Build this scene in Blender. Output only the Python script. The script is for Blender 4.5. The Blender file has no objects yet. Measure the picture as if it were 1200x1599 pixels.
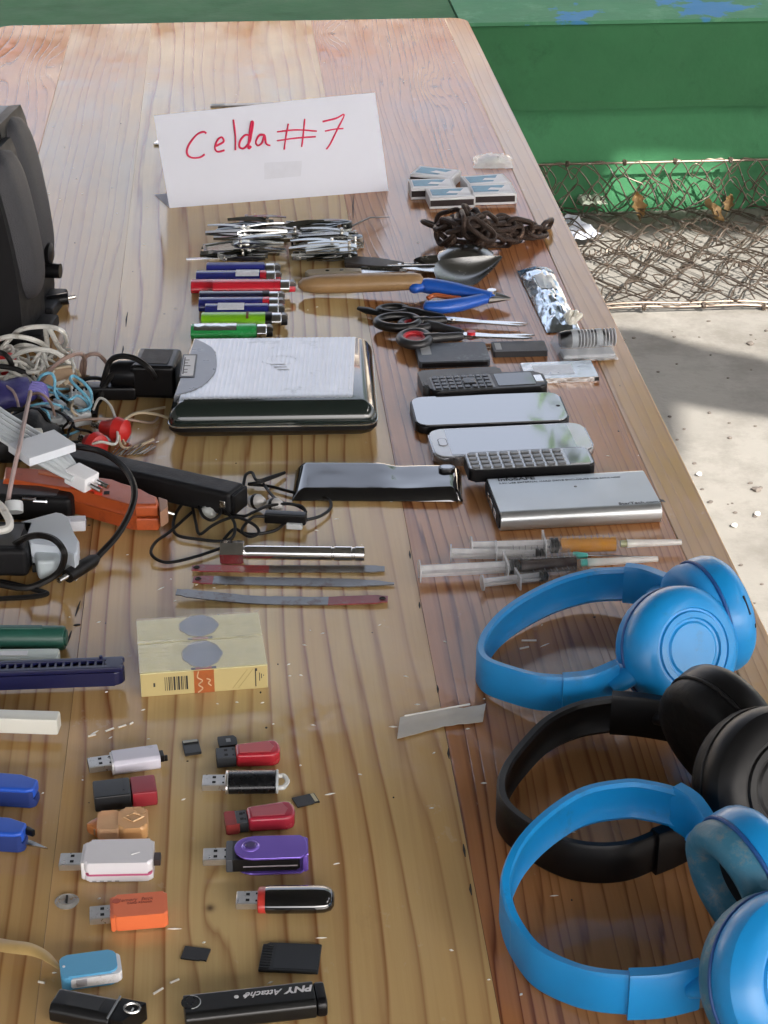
import bpy, bmesh, math, random
from mathutils import Vector, Matrix, noise
from mathutils.geometry import tessellate_polygon
random.seed(7)
C = bpy.context.scene.collection
R = math.radians
PI = math.pi

# ------------------------------------------------------------------ camera, sky, sun, exposure
F, TH, PSI, CH = 3100.0, R(27.0), R(4.4), 0.73          # focal in photo pixels, pitch, yaw, height over the table top
fw = Vector((math.sin(PSI)*math.cos(TH), math.cos(PSI)*math.cos(TH), -math.sin(TH)))
rt = Vector((math.cos(PSI), -math.sin(PSI), 0))
up = rt.cross(fw)
cam_d = bpy.data.cameras.new('camera')
cam = bpy.data.objects.new('camera', cam_d); C.objects.link(cam)
cam_d.sensor_fit = 'VERTICAL'; cam_d.sensor_height = 36.0; cam_d.lens = F/1599*36.0
cam_d.clip_start = 0.05; cam_d.clip_end = 400
cam.matrix_world = Matrix(((rt.x, up.x, -fw.x, 0), (rt.y, up.y, -fw.y, 0), (rt.z, up.z, -fw.z, CH), (0, 0, 0, 1)))
bpy.context.scene.camera = cam
SUN = Vector((0.35, -0.62, 0.70)).normalized()          # towards the sun
world = bpy.data.worlds.new('World'); bpy.context.scene.world = world; world.use_nodes = True
wn = world.node_tree.nodes; bg = wn['Background']
sky = wn.new('ShaderNodeTexSky'); sky.sky_type = 'NISHITA'; sky.sun_disc = False
sky.sun_elevation = math.asin(SUN.z); sky.sun_rotation = math.atan2(SUN.x, SUN.y)
sky.dust_density = 7.0; sky.air_density = 0.7; sky.ozone_density = 0.0
hs = wn.new('ShaderNodeHueSaturation'); hs.inputs['Saturation'].default_value = 0.5    # hazy, whitish sky
world.node_tree.links.new(sky.outputs[0], hs.inputs['Color']); world.node_tree.links.new(hs.outputs[0], bg.inputs[0]); bg.inputs[1].default_value = 0.15
sd = bpy.data.lights.new('sun', 'SUN'); sd.energy = 2.5; sd.angle = R(0.6); sd.color = (1.0, 0.96, 0.90)
so = bpy.data.objects.new('sun', sd); C.objects.link(so); so.rotation_euler = SUN.to_track_quat('Z', 'Y').to_euler()
so.location = SUN*30
vs = bpy.context.scene.view_settings
vs.view_transform = 'Standard'; vs.look = 'None'; vs.gamma = 1.0; vs.use_curve_mapping = False
vs.exposure = 2.3

def at(px, py, z=0.0):
    """Where the sight line through a photo pixel meets the height z."""
    d = fw + rt*((px-600)/F) - up*((py-799.5)/F)
    t = (z-CH)/d.z
    return Vector((0, 0, CH)) + d*t

# ------------------------------------------------------------------ materials
def srgb(h):
    h = h.lstrip('#'); v = [int(h[i:i+2], 16)/255 for i in (0, 2, 4)]
    return tuple(c/12.92 if c <= .04045 else ((c+.055)/1.055)**2.4 for c in v)
MC = {}
def P(name, col, rough=.45, metal=0.0, trans=0.0, ior=1.5, coat=0.0, var=.12, vs=30.0, bump=0.0, bs=200.0, wear=None, spec=.5, rv=.1):
    """Principled material with noise in its colour, roughness and relief."""
    if name in MC: return MC[name]
    m = bpy.data.materials.new(name); m.use_nodes = True; MC[name] = m
    nt = m.node_tree; n = nt.nodes; l = nt.links; b = n['Principled BSDF']
    if isinstance(col, str): col = srgb(col)
    tc = n.new('ShaderNodeTexCoord')
    nz = n.new('ShaderNodeTexNoise'); nz.inputs['Scale'].default_value = vs; nz.inputs['Detail'].default_value = 6
    nz.inputs['Roughness'].default_value = .65
    l.new(tc.outputs['Object'], nz.inputs['Vector'])
    mx = n.new('ShaderNodeMix'); mx.data_type = 'RGBA'
    mx.inputs['A'].default_value = (*[max(0, c*(1-var*1.6)) for c in col], 1)
    mx.inputs['B'].default_value = (*[min(1, c*(1+var)+.004*var) for c in col], 1)
    l.new(nz.outputs['Fac'], mx.inputs['Factor'])
    out = mx.outputs['Result']
    if wear:
        wc, amt, wsc = wear
        if isinstance(wc, str): wc = srgb(wc)
        w = n.new('ShaderNodeTexNoise'); w.inputs['Scale'].default_value = wsc; w.inputs['Detail'].default_value = 8; w.inputs['Roughness'].default_value = .75
        l.new(tc.outputs['Object'], w.inputs['Vector'])
        rp = n.new('ShaderNodeValToRGB'); rp.color_ramp.elements[0].position = .62-amt*.3; rp.color_ramp.elements[1].position = .70-amt*.2
        l.new(w.outputs['Fac'], rp.inputs['Fac'])
        m2 = n.new('ShaderNodeMix'); m2.data_type = 'RGBA'; m2.inputs['B'].default_value = (*wc, 1)
        l.new(out, m2.inputs['A']); l.new(rp.outputs['Color'], m2.inputs['Factor']); out = m2.outputs['Result']
    l.new(out, b.inputs['Base Color'])
    mr = n.new('ShaderNodeMapRange'); mr.inputs['To Min'].default_value = max(.02, rough-rv*rough*2); mr.inputs['To Max'].default_value = min(1, rough+rv*rough*3)
    n2 = n.new('ShaderNodeTexNoise'); n2.inputs['Scale'].default_value = vs*2.7; n2.inputs['Detail'].default_value = 5
    l.new(tc.outputs['Object'], n2.inputs['Vector']); l.new(n2.outputs['Fac'], mr.inputs['Value']); l.new(mr.outputs['Result'], b.inputs['Roughness'])
    b.inputs['Specular IOR Level'].default_value = spec; b.inputs['Metallic'].default_value = metal; b.inputs['IOR'].default_value = ior
    b.inputs['Transmission Weight'].default_value = trans; b.inputs['Coat Weight'].default_value = coat
    if bump:
        n3 = n.new('ShaderNodeTexNoise'); n3.inputs['Scale'].default_value = bs; n3.inputs['Detail'].default_value = 4
        l.new(tc.outputs['Object'], n3.inputs['Vector'])
        bp = n.new('ShaderNodeBump'); bp.inputs['Strength'].default_value = bump; bp.inputs['Distance'].default_value = .002
        l.new(n3.outputs['Fac'], bp.inputs['Height']); l.new(bp.outputs['Normal'], b.inputs['Normal'])
    return m

def film(name, tint=(.95, .96, .97), clear=.7, rough=.08, white=.0, bs=120.0, bump=.35):
    """Thin clear plastic: see-through sheet with gloss and a little milkiness."""
    if name in MC: return MC[name]
    m = bpy.data.materials.new(name); m.use_nodes = True; MC[name] = m
    nt = m.node_tree; n = nt.nodes; l = nt.links
    b = n['Principled BSDF']; b.inputs['Base Color'].default_value = (*tint, 1); b.inputs['Roughness'].default_value = rough
    b.inputs['Specular IOR Level'].default_value = .7
    t = n.new('ShaderNodeBsdfTransparent'); t.inputs[0].default_value = (*tint, 1)
    mx = n.new('ShaderNodeMixShader')
    tc = n.new('ShaderNodeTexCoord'); nz = n.new('ShaderNodeTexNoise'); nz.inputs['Scale'].default_value = bs; nz.inputs['Detail'].default_value = 3
    l.new(tc.outputs['Object'], nz.inputs['Vector'])
    bp = n.new('ShaderNodeBump'); bp.inputs['Strength'].default_value = bump; bp.inputs['Distance'].default_value = .002
    l.new(nz.outputs['Fac'], bp.inputs['Height']); l.new(bp.outputs['Normal'], b.inputs['Normal'])
    mr = n.new('ShaderNodeMapRange'); mr.inputs['To Min'].default_value = 1-clear-.12; mr.inputs['To Max'].default_value = 1-clear+.12
    l.new(nz.outputs['Fac'], mr.inputs['Value']); l.new(mr.outputs['Result'], mx.inputs[0])
    l.new(t.outputs[0], mx.inputs[1]); l.new(b.outputs[0], mx.inputs[2])
    l.new(mx.outputs[0], n['Material Output'].inputs[0])
    return m

def wood(name, light, dark, freq, seed, warp=.03, knots=(), red=None, rough=.13, irr=.012):
    """Varnished pine: growth rings running along Y, knots, fibres, ripples in the varnish."""
    m = bpy.data.materials.new(name); m.use_nodes = True
    nt = m.node_tree; n = nt.nodes; l = nt.links; b = n['Principled BSDF']
    def N(t, **k):
        x = n.new(t)
        for kk, v in k.items(): setattr(x, kk, v)
        return x
    def M(op, a, bb=None, c=None):
        x = N('ShaderNodeMath', operation=op)
        for i, v in enumerate((a, bb, c)):
            if v is None: continue
            if hasattr(v, 'links'): l.new(v, x.inputs[i])
            else: x.inputs[i].default_value = v
        return x.outputs[0]
    def noise_at(sx, sy, sc, det=3, off=0.0, rgh=.5):
        mp = N('ShaderNodeMapping'); mp.inputs['Scale'].default_value = (sx, sy, 1); mp.inputs['Location'].default_value = (seed*1.7+off, seed*.9+off*2, seed)
        l.new(tc.outputs['Object'], mp.inputs['Vector'])
        z = N('ShaderNodeTexNoise'); z.inputs['Scale'].default_value = sc; z.inputs['Detail'].default_value = det; z.inputs['Roughness'].default_value = rgh
        l.new(mp.outputs['Vector'], z.inputs['Vector']); return z.outputs['Fac']
    tc = N('ShaderNodeTexCoord'); sp = N('ShaderNodeSeparateXYZ'); l.new(tc.outputs['Object'], sp.inputs[0])
    X, Y = sp.outputs[0], sp.outputs[1]
    w1 = M('MULTIPLY', M('SUBTRACT', noise_at(5, .8, 1, 2), .5), warp*2)
    w2 = M('MULTIPLY', M('SUBTRACT', noise_at(24, 4, 1, 2, 5), .5), .006)
    fx = M('ADD', X, M('ADD', w1, w2))
    kn = None
    for (kx, ky, kr) in knots:
        dx = M('MULTIPLY', M('SUBTRACT', X, kx), 1/kr); dy = M('MULTIPLY', M('SUBTRACT', Y, ky), .28/kr)
        d2 = M('ADD', M('MULTIPLY', dx, dx), M('MULTIPLY', dy, dy))
        g = M('POWER', 2.718, M('MULTIPLY', d2, -.35))
        fx = M('ADD', fx, M('MULTIPLY', g, kr*1.6))
        dy2 = M('MULTIPLY', M('SUBTRACT', Y, ky), .8/kr)
        k = M('POWER', 2.718, M('MULTIPLY', M('ADD', M('MULTIPLY', dx, dx), M('MULTIPLY', dy2, dy2)), -5.0))
        kn = k if kn is None else M('MAXIMUM', kn, k)
    # ring spacing drifts across the board
    drift = M('MULTIPLY', M('SUBTRACT', noise_at(9, .25, 1, 1, 9), .5), .02)
    ring = M('FRACT', M('MULTIPLY', M('ADD', M('ADD', fx, drift), M('MULTIPLY', M('SUBTRACT', noise_at(75, .35, 1, 2, 61), .5), irr)), freq))
    rp = N('ShaderNodeValToRGB'); e = rp.color_ramp.elements
    e[0].position = 0; e[0].color = (0, 0, 0, 1); e[1].position = 1; e[1].color = (0, 0, 0, 1)
    for p, v in ((.55, .08), (.76, .45), (.88, 1.0), (.95, .30)):
        q = e.new(p); q.color = (v, v, v, 1)
    l.new(ring, rp.inputs['Fac'])
    ampl = M('ADD', M('MULTIPLY', noise_at(14, .5, 1, 2, 3), 1.7), -.05)
    rings = M('MULTIPLY', rp.outputs['Color'], ampl)
    fib = noise_at(420, 7, 1, 3, 2, .6)
    fac = M('ADD', rings, M('MULTIPLY', M('SUBTRACT', fib, .5), .35))
    mx = N('ShaderNodeMix', data_type='RGBA', clamp_factor=True); mx.inputs['A'].default_value = (*light, 1); mx.inputs['B'].default_value = (*dark, 1)
    l.new(fac, mx.inputs['Factor']); col = mx.outputs['Result']
    if red:
        rr = N('ShaderNodeValToRGB'); rr.color_ramp.elements[0].position = .42; rr.color_ramp.elements[1].position = .68
        l.new(noise_at(7, .45, 1, 2, 11), rr.inputs['Fac'])
        m3 = N('ShaderNodeMix', data_type='RGBA'); l.new(M('MULTIPLY', rr.outputs['Color'], .75), m3.inputs['Factor']); l.new(col, m3.inputs['A'])
        mm = N('ShaderNodeMix', data_type='RGBA', blend_type='MULTIPLY'); mm.inputs['Factor'].default_value = 1; l.new(col, mm.inputs['A']); mm.inputs['B'].default_value = (*red, 1)
        l.new(mm.outputs['Result'], m3.inputs['B']); col = m3.outputs['Result']
    if kn is not None:
        m4 = N('ShaderNodeMix', data_type='RGBA', clamp_factor=True); l.new(M('MULTIPLY', kn, .9), m4.inputs['Factor']); l.new(col, m4.inputs['A']); m4.inputs['B'].default_value = (.07, .035, .02, 1)
        col = m4.outputs['Result']
    # grime and rubbed pale spots
    gr = N('ShaderNodeValToRGB'); gr.color_ramp.elements[0].position = .60; gr.color_ramp.elements[1].position = .74
    l.new(noise_at(9, 4, 1, 8, 21, .7), gr.inputs['Fac'])
    m5 = N('ShaderNodeMix', data_type='RGBA'); l.new(M('MULTIPLY', gr.outputs['Color'], .30), m5.inputs['Factor']); l.new(col, m5.inputs['A']); m5.inputs['B'].default_value = (.12, .085, .06, 1)
    wp = N('ShaderNodeValToRGB'); wp.color_ramp.elements[0].position = .66; wp.color_ramp.elements[1].position = .70
    l.new(noise_at(60, 34, 1, 4, 31, .7), wp.inputs['Fac'])
    m6 = N('ShaderNodeMix', data_type='RGBA'); l.new(M('MULTIPLY', wp.outputs['Color'], .15), m6.inputs['Factor']); l.new(m5.outputs['Result'], m6.inputs['A']); m6.inputs['B'].default_value = (.62, .55, .46, 1)
    l.new(m6.outputs['Result'], b.inputs['Base Color'])
    mr = N('ShaderNodeMapRange'); mr.inputs['From Min'].default_value = .35; mr.inputs['From Max'].default_value = .7
    mr.inputs['To Min'].default_value = rough*.55; mr.inputs['To Max'].default_value = rough*1.9
    l.new(noise_at(11, 5, 1, 6, 41, .65), mr.inputs['Value']); l.new(mr.outputs['Result'], b.inputs['Roughness'])
    b.inputs['IOR'].default_value = 1.52
    b1 = N('ShaderNodeBump'); b1.inputs['Strength'].default_value = .25; b1.inputs['Distance'].default_value = .0008
    l.new(M('ADD', M('MULTIPLY', rings, .6), M('MULTIPLY', fib, .4)), b1.inputs['Height'])
    b2 = N('ShaderNodeBump'); b2.inputs['Strength'].default_value = .35; b2.inputs['Distance'].default_value = .0012
    l.new(noise_at(38, 22, 1, 3, 51), b2.inputs['Height']); l.new(b1.outputs['Normal'], b2.inputs['Normal'])
    l.new(b2.outputs['Normal'], b.inputs['Normal'])
    return m

# ------------------------------------------------------------------ mesh builder
def rrect(x0, x1, y0, y1, r, n=5):
    r = min(r, (x1-x0)/2-1e-5, (y1-y0)/2-1e-5); o = []
    for cx, cy, a0 in ((x1-r, y1-r, 0), (x0+r, y1-r, 90), (x0+r, y0+r, 180), (x1-r, y0+r, 270)):
        for k in range(n+1):
            a = R(a0+90*k/n); o.append((cx+r*math.cos(a), cy+r*math.sin(a)))
    return o
def smooth(pts, k=6, closed=False):
    """Catmull-Rom through the points."""
    pts = [Vector(p) for p in pts]; n = len(pts); o = []
    for i in range(n if closed else n-1):
        if closed: a, b_, c, d = pts[(i-1) % n], pts[i], pts[(i+1) % n], pts[(i+2) % n]
        else: a, b_, c, d = pts[max(i-1, 0)], pts[i], pts[i+1], pts[min(i+2, n-1)]
        for j in range(k):
            t = j/k; t2 = t*t; t3 = t2*t
            o.append(.5*((2*b_)+(c-a)*t+(2*a-5*b_+4*c-d)*t2+(3*b_-a-3*c+d)*t3))
    if not closed: o.append(pts[-1].copy())
    return o
class MB:
    def __init__(s): s.v = []; s.f = []; s.flat = False
    def add(s, vs_, fs, M=None):
        o = len(s.v)
        s.v += [tuple(M @ Vector(p)) if M else tuple(p) for p in vs_]
        s.f += [tuple(i+o for i in f) for f in fs]
        return s
    def bm(s, b, M=None):
        b.verts.index_update()
        s.add([v.co.copy() for v in b.verts], [[v.index for v in f.verts] for f in b.faces], M); b.free(); return s
    def poly(s, out, z0, z1, bev=0, seg=2, M=None, both=True):
        """Upright prism over an outline, its rims rounded."""
        b = bmesh.new(); ar = sum(out[i][0]*out[(i+1) % len(out)][1]-out[(i+1) % len(out)][0]*out[i][1] for i in range(len(out)))
        if ar < 0: out = out[::-1]
        lo = [b.verts.new((p[0], p[1], z0)) for p in out]; hi = [b.verts.new((p[0], p[1], z1)) for p in out]
        n = len(out)
        top = b.faces.new(hi); bot = b.faces.new(lo[::-1])
        for i in range(n): b.faces.new((lo[i], lo[(i+1) % n], hi[(i+1) % n], hi[i]))
        if bev:
            s.flat = True
            ed = list(top.edges)+(list(bot.edges) if both else [])
            if n <= 8: ed += [e for e in b.edges if e not in ed and abs(e.verts[0].co.z-e.verts[1].co.z) > 1e-7]
            bmesh.ops.bevel(b, geom=ed, offset=bev, segments=seg, affect='EDGES', profile=.5, clamp_overlap=True)
        return s.bm(b, M)
    def box(s, x0, x1, y0, y1, z0, z1, bev=0, seg=2, M=None):
        return s.poly([(x0, y0), (x1, y0), (x1, y1), (x0, y1)], z0, z1, bev, seg, M)
    def tube(s, pts, r, n=7, closed=False, flat=1.0, M=None):
        pts = [Vector(p) for p in pts]; m = len(pts)
        rad = r if isinstance(r, (list, tuple)) else [r]*m
        vs_ = []; fs = []; prev = None
        for i, p in enumerate(pts):
            if closed: t = pts[(i+1) % m]-pts[i-1]
            else: t = pts[min(i+1, m-1)]-pts[max(i-1, 0)]
            if t.length < 1e-9: t = Vector((1, 0, 0))
            t.normalize()
            if prev is None:
                a = Vector((0, 0, 1)) if abs(t.z) < .9 else Vector((1, 0, 0)); u = t.cross(a).normalized()
            else:
                u = prev-t*prev.dot(t); u = u.normalized() if u.length > 1e-6 else t.orthogonal().normalized()
            prev = u; w = t.cross(u)
            for k in range(n):
                a = 2*PI*k/n; vs_.append(p+(u*math.cos(a)+w*math.sin(a)*flat)*rad[i])
        for i in range(m if closed else m-1):
            j = (i+1) % m
            for k in range(n): fs.append((i*n+k, i*n+(k+1) % n, j*n+(k+1) % n, j*n+k))
        if not closed: fs.append(tuple(range(n))[::-1]); fs.append(tuple((m-1)*n+k for k in range(n)))
        return s.add(vs_, fs, M)
    def cyl(s, p0, p1, r0, r1=None, n=16, M=None):
        return s.tube([p0, p1], [r0, r0 if r1 is None else r1], n, M=M)
    def lathe(s, prof, n=28, M=None):
        """Profile (radius, height) turned about local Z."""
        vs_ = []; fs = []; idx = []
        for r, z in prof:
            if r < 1e-6: idx.append([len(vs_)]*n); vs_.append((0, 0, z))
            else:
                idx.append([len(vs_)+k for k in range(n)])
                vs_ += [(r*math.cos(2*PI*k/n), r*math.sin(2*PI*k/n), z) for k in range(n)]
        for a, b_ in zip(idx, idx[1:]):
            for k in range(n):
                q = []
                for i in (a[k], a[(k+1) % n], b_[(k+1) % n], b_[k]):
                    if i not in q: q.append(i)
                if len(q) > 2: fs.append(tuple(q))
        if prof[0][0] > 1e-6: fs.append(tuple(idx[0])[::-1])
        if prof[-1][0] > 1e-6: fs.append(tuple(idx[-1]))
        return s.add(vs_, fs, M)
    def ball(s, c, rx, ry, rz, n=14, amp=0, sc=60, M=None):
        b = bmesh.new(); bmesh.ops.create_uvsphere(b, u_segments=n+4, v_segments=n, radius=1)
        for v in b.verts:
            k = 1+amp*noise.noise(Vector((v.co.x*rx, v.co.y*ry, v.co.z*rz))*sc+Vector(c)*37) if amp else 1
            v.co = Vector((c[0]+v.co.x*rx*k, c[1]+v.co.y*ry*k, c[2]+v.co.z*rz*k))
        return s.bm(b, M)
    def sweep(s, path, sec, M=None):
        """Section (across, up) carried along a path lying in a level plane, its normal to the left."""
        path = [Vector(p) for p in path]; m = len(path); k = len(sec); vs_ = []; fs = []
        for i, p in enumerate(path):
            t = path[min(i+1, m-1)]-path[max(i-1, 0)]; t.z = 0; t.normalize(); u = Vector((-t.y, t.x, 0))
            vs_ += [p+u*a+Vector((0, 0, z)) for a, z in sec]
        for i in range(m-1):
            for j in range(k): fs.append((i*k+j, i*k+(j+1) % k, (i+1)*k+(j+1) % k, (i+1)*k+j))
        fs.append(tuple(range(k))[::-1]); fs.append(tuple((m-1)*k+j for j in range(k)))
        return s.add(vs_, fs, M)
    def grid(s, nu, nv, fn, thick=0, M=None):
        vs_ = [fn(i/nu, j/nv) for j in range(nv+1) for i in range(nu+1)]
        fs = [(j*(nu+1)+i, j*(nu+1)+i+1, (j+1)*(nu+1)+i+1, (j+1)*(nu+1)+i) for j in range(nv) for i in range(nu)]
        if thick:
            o = len(vs_); vs_ = vs_+[Vector(p)-Vector((0, 0, thick)) for p in vs_]; fs2 = [tuple(i+o for i in f[::-1]) for f in fs]
            W = nu+1; rim = [i for i in range(W)]+[j*W+nu for j in range(1, nv+1)]+[nv*W+i for i in range(nu-1, -1, -1)]+[j*W for j in range(nv-1, 0, -1)]
            for a, b_ in zip(rim, rim[1:]+rim[:1]): fs2.append((b_, a, a+o, b_+o))
            fs = fs+fs2
        return s.add(vs_, fs, M)
    def build(s, name, mat, parent=None, ang=38):
        me = bpy.data.meshes.new(name); me.from_pydata(s.v, [], s.f)
        b = bmesh.new(); b.from_mesh(me); bmesh.ops.recalc_face_normals(b, faces=b.faces); b.to_mesh(me); b.free()
        me.materials.append(mat)
        me.polygons.foreach_set('use_smooth', [True]*len(me.polygons)); me.set_sharp_from_angle(angle=R(ang))
        o = bpy.data.objects.new(name, me); C.objects.link(o)
        if s.flat:
            w = o.modifiers.new('weighted_normals', 'WEIGHTED_NORMAL'); w.keep_sharp = True
        if parent: o.parent = parent
        return o

def tag(o, label=None, cat=None, group=None, kind=None):
    if label: o['label'] = label
    if cat: o['category'] = cat
    if group: o['group'] = group
    if kind: o['kind'] = kind
    return o
def thing(name, label, cat, loc=(0, 0, 0), rz=0.0, group=None, rx=0, ry=0):
    o = bpy.data.objects.new(name, None); C.objects.link(o); o.empty_display_size = .01
    o.location = loc; o.rotation_euler = (rx, ry, rz)
    return tag(o, label, cat, group)
def dup(root, loc, rot, label=None):
    r = root.copy(); C.objects.link(r); r.location = loc; r.rotation_euler = rot
    if label: r['label'] = label
    for ch in list(root.children):
        c = ch.copy(); C.objects.link(c); c.parent = r
        for g in ch.children:
            d = g.copy(); C.objects.link(d); d.parent = c
    return r
def rect(TL, TR, BR, BL, z):
    """Centre, turn, length and width of a flat rectangle whose corners were read in the photo."""
    a, b_, c, d = (at(*p, z) for p in (TL, TR, BR, BL)); u = ((b_-a)+(c-d))/2; v = ((a-d)+(b_-c))/2
    ang = math.atan2(u.y, u.x); L = u.length; W = abs(v.x*-math.sin(ang)+v.y*math.cos(ang))
    ce = (a+b_+c+d)/4
    return Vector((ce.x, ce.y, 0)), ang, L, W
def axis(p1, p2, z):
    a, b_ = at(*p1, z), at(*p2, z); u = b_-a
    return Vector(((a.x+b_.x)/2, (a.y+b_.y)/2, 0)), math.atan2(u.y, u.x), u.length
def text(s, size, loc, mat, parent, name='printed_text', rz=0, shear=0, ax='LEFT', sx=1.0, bold=0, thick=.00006):
    cu = bpy.data.curves.new(name, 'FONT'); cu.body = s; cu.size = size; cu.shear = shear; cu.align_x = ax; cu.extrude = thick; cu.offset = bold
    t = bpy.data.objects.new(name, cu); C.objects.link(t)
    dg = bpy.context.evaluated_depsgraph_get(); dg.update(); me = bpy.data.meshes.new_from_object(t.evaluated_get(dg))
    bpy.data.objects.remove(t); me.materials.clear(); me.materials.append(mat)
    o = bpy.data.objects.new(name, me); C.objects.link(o); o.parent = parent; o.location = loc; o.rotation_euler = (0, 0, rz); o.scale = (sx, 1, 1)
    return o
def cable(name, label, cat, pts, r, mat, group=None, k=6, n=7):
    return tag(MB().tube(smooth([at(*p) for p in pts], k), r, n).build(name, mat), label, cat, group)
# ------------------------------------------------------------------ common materials
def paint_mat(name, c1, c2, flake=None, flo=.6, bump=.5):
    m = P(name, c1, rough=.8, var=.18, vs=5, bump=bump, bs=60, wear=(c2, .25, 7))
    m.node_tree.nodes['Principled BSDF'].inputs['Specular IOR Level'].default_value = .2
    if flake:
        nt = m.node_tree; n = nt.nodes; l = nt.links; b = n['Principled BSDF']; src = b.inputs['Base Color'].links[0].from_socket
        tc = n.new('ShaderNodeTexCoord'); z = n.new('ShaderNodeTexNoise'); z.inputs['Scale'].default_value = 4.3; z.inputs['Detail'].default_value = 7; z.inputs['Roughness'].default_value = .62
        l.new(tc.outputs['Object'], z.inputs['Vector']); r = n.new('ShaderNodeValToRGB'); r.color_ramp.elements[0].position = flo; r.color_ramp.elements[1].position = flo+.02
        l.new(z.outputs['Fac'], r.inputs['Fac']); x = n.new('ShaderNodeMix'); x.data_type = 'RGBA'; x.inputs['B'].default_value = (*flake, 1)
        l.new(src, x.inputs['A']); l.new(r.outputs['Color'], x.inputs['Factor']); l.new(x.outputs['Result'], b.inputs['Base Color'])
    return m
GREEN = paint_mat('green_paint', (.032, .125, .052), (.026, .10, .042))
GREEN2 = paint_mat('riser_paint', (.045, .17, .075), (.036, .135, .06))
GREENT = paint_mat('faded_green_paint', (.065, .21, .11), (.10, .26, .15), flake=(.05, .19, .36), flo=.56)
CONC = P('concrete', (.225, .21, .185), rough=.75, var=.22, vs=3.2, bump=.5, bs=90, wear=((.15, .137, .118), .45, 2.3))
BLK = P('black_plastic', (.004, .004, .005), rough=.32, var=.3, vs=60, spec=.3)
BLKM = P('matte_black_plastic', (.007, .007, .008), rough=.5, var=.3, vs=40, bump=.1, bs=500, spec=.25)
BLKG = P('gloss_black', (.002, .002, .003), rough=.05, var=.3, vs=20, rv=.3, coat=.6, ior=1.8)
RUB = P('black_rubber', (.005, .0045, .0045), rough=.45, var=.3, vs=80, spec=.3)
WHT = P('white_plastic', (.74, .74, .76), rough=.35, var=.05, vs=40, wear=((.52, .50, .46), .12, 60))
WCAB = P('white_cable', (.62, .61, .57), rough=.45, var=.1, vs=60, wear=((.38, .35, .30), .2, 70))
TCAB = P('tan_cable', (.44, .36, .25), rough=.5, var=.12, vs=60)
BRCAB = P('brown_cable', (.25, .17, .14), rough=.5, var=.12, vs=60)
BLUCAB = P('light_blue_wire', (.14, .40, .56), rough=.4, var=.1, vs=60)
STEEL = P('steel', (.62, .62, .61), rough=.22, metal=1, var=.12, vs=80, wear=((.30, .27, .24), .1, 60))
CHROME = P('chrome', (.75, .75, .76), rough=.10, metal=1, var=.08, vs=60, rv=.4)
NICKEL = P('nickel', (.66, .64, .60), rough=.25, metal=1, var=.15, vs=200)
DKST = P('dark_steel', (.22, .21, .20), rough=.35, metal=1, var=.3, vs=70)
GOLD = P('gold_contact', (.75, .55, .22), rough=.3, metal=1)
HOLE = P('dark_hole', (.006, .006, .006), rough=.8)
PAPER = P('paper', (.60, .62, .70), rough=.8, var=.03, vs=25)
LBLGR = P('grey_sticker', (.30, .31, .32), rough=.5)

# ------------------------------------------------------------------ ground, bench, roof
me = MB(); me.poly([(-120, -120), (120, -120), (120, 120), (-120, 120)], -.95, -.75)
tag(me.build('concrete_floor', CONC), kind='structure')
yB = 4.365
b = MB(); rf = random.Random(4)
for k in range(70):
    q = at(rf.uniform(900, 1210), rf.uniform(480, 980), -.75); s_ = rf.uniform(.0012, .0045)*(1 if k % 9 else 2)
    b.ball((q.x, q.y, -.75+s_*.3), s_, s_*rf.uniform(.6, 1), s_*.5, 5, .4, 200)
tag(b.build('floor_grit', P('grit', (.12, .10, .085), rough=.9, var=.7, vs=15)), kind='stuff')
bench = thing('concrete_bench', 'green painted concrete bench with peeling ledge at the far side of the floor', 'bench', (0, yB, -.75))
b = MB(); b.box(-6, 6, .03, .9, 0, .245); b.build('riser', GREEN2, bench)
b = MB(); b.sweep([Vector((-6+i*.05, .0022*noise.noise(Vector((i*.9, 1, 0)))+.003*noise.noise(Vector((i*.13, 4, 0))), .0015*noise.noise(Vector((i*.5, 7, 0))))) for i in range(241)], [(0, .253), (-.003, .30), (0, .40), (.0015, .436), (.007, .4425), (.03, .4435), (.9, .4435), (.9, .253)]); b.build('seat_slab', GREEN, bench, 50)
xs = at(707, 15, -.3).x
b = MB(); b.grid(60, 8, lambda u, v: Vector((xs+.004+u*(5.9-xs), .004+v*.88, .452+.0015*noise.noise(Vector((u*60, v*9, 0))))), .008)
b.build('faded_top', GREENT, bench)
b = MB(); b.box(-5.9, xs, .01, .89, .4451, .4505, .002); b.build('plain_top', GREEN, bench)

def on_riser(px, py):
    d = fw + rt*((px-600)/F) - up*((py-799.5)/F)
    return Vector((0, 0, CH)) + d*((yB+.03)/d.y)
ZR = 2.25                                               # underside of the roof over the table, 3 m over the floor
def to_roof(p): return p + SUN*((ZR-p.z)/SUN.z)
holes = []  # openings added to the roof, shaped to throw the sun patches
for pl in ([(880, 375), (960, 362), (1010, 372), (1060, 358), (1130, 372), (1200, 360), (1300, 366), (1300, 588), (1200, 565), (1100, 546), (1030, 524), (985, 517), (950, 522)],
           [(1062, 632), (1145, 646), (1230, 657), (1400, 690), (1600, 1200), (1180, 1200), (1095, 900), (1052, 770), (1066, 690)]):
    holes.append([to_roof(at(x, y, -.75)) for x, y in pl])
holes.append([to_roof(on_riser(x, y)) for x, y in ((934, 345), (957, 247), (1046, 245), (1049, 250), (1137, 250), (1112, 345))])
outer = [(-3.4, -3.7), (6.0, -3.7), (6.0, 4.6), (-3.4, 4.6)]
loops = [[Vector((x, y, 0)) for x, y in outer]]+[[Vector((p.x, p.y, 0)) for p in h] for h in holes]
tris = tessellate_polygon(loops); flat = [p for lp in loops for p in lp]
b = MB(); n0 = len(flat)
b.v = [(p.x, p.y, ZR) for p in flat]+[(p.x, p.y, ZR+.03) for p in flat]
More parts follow.
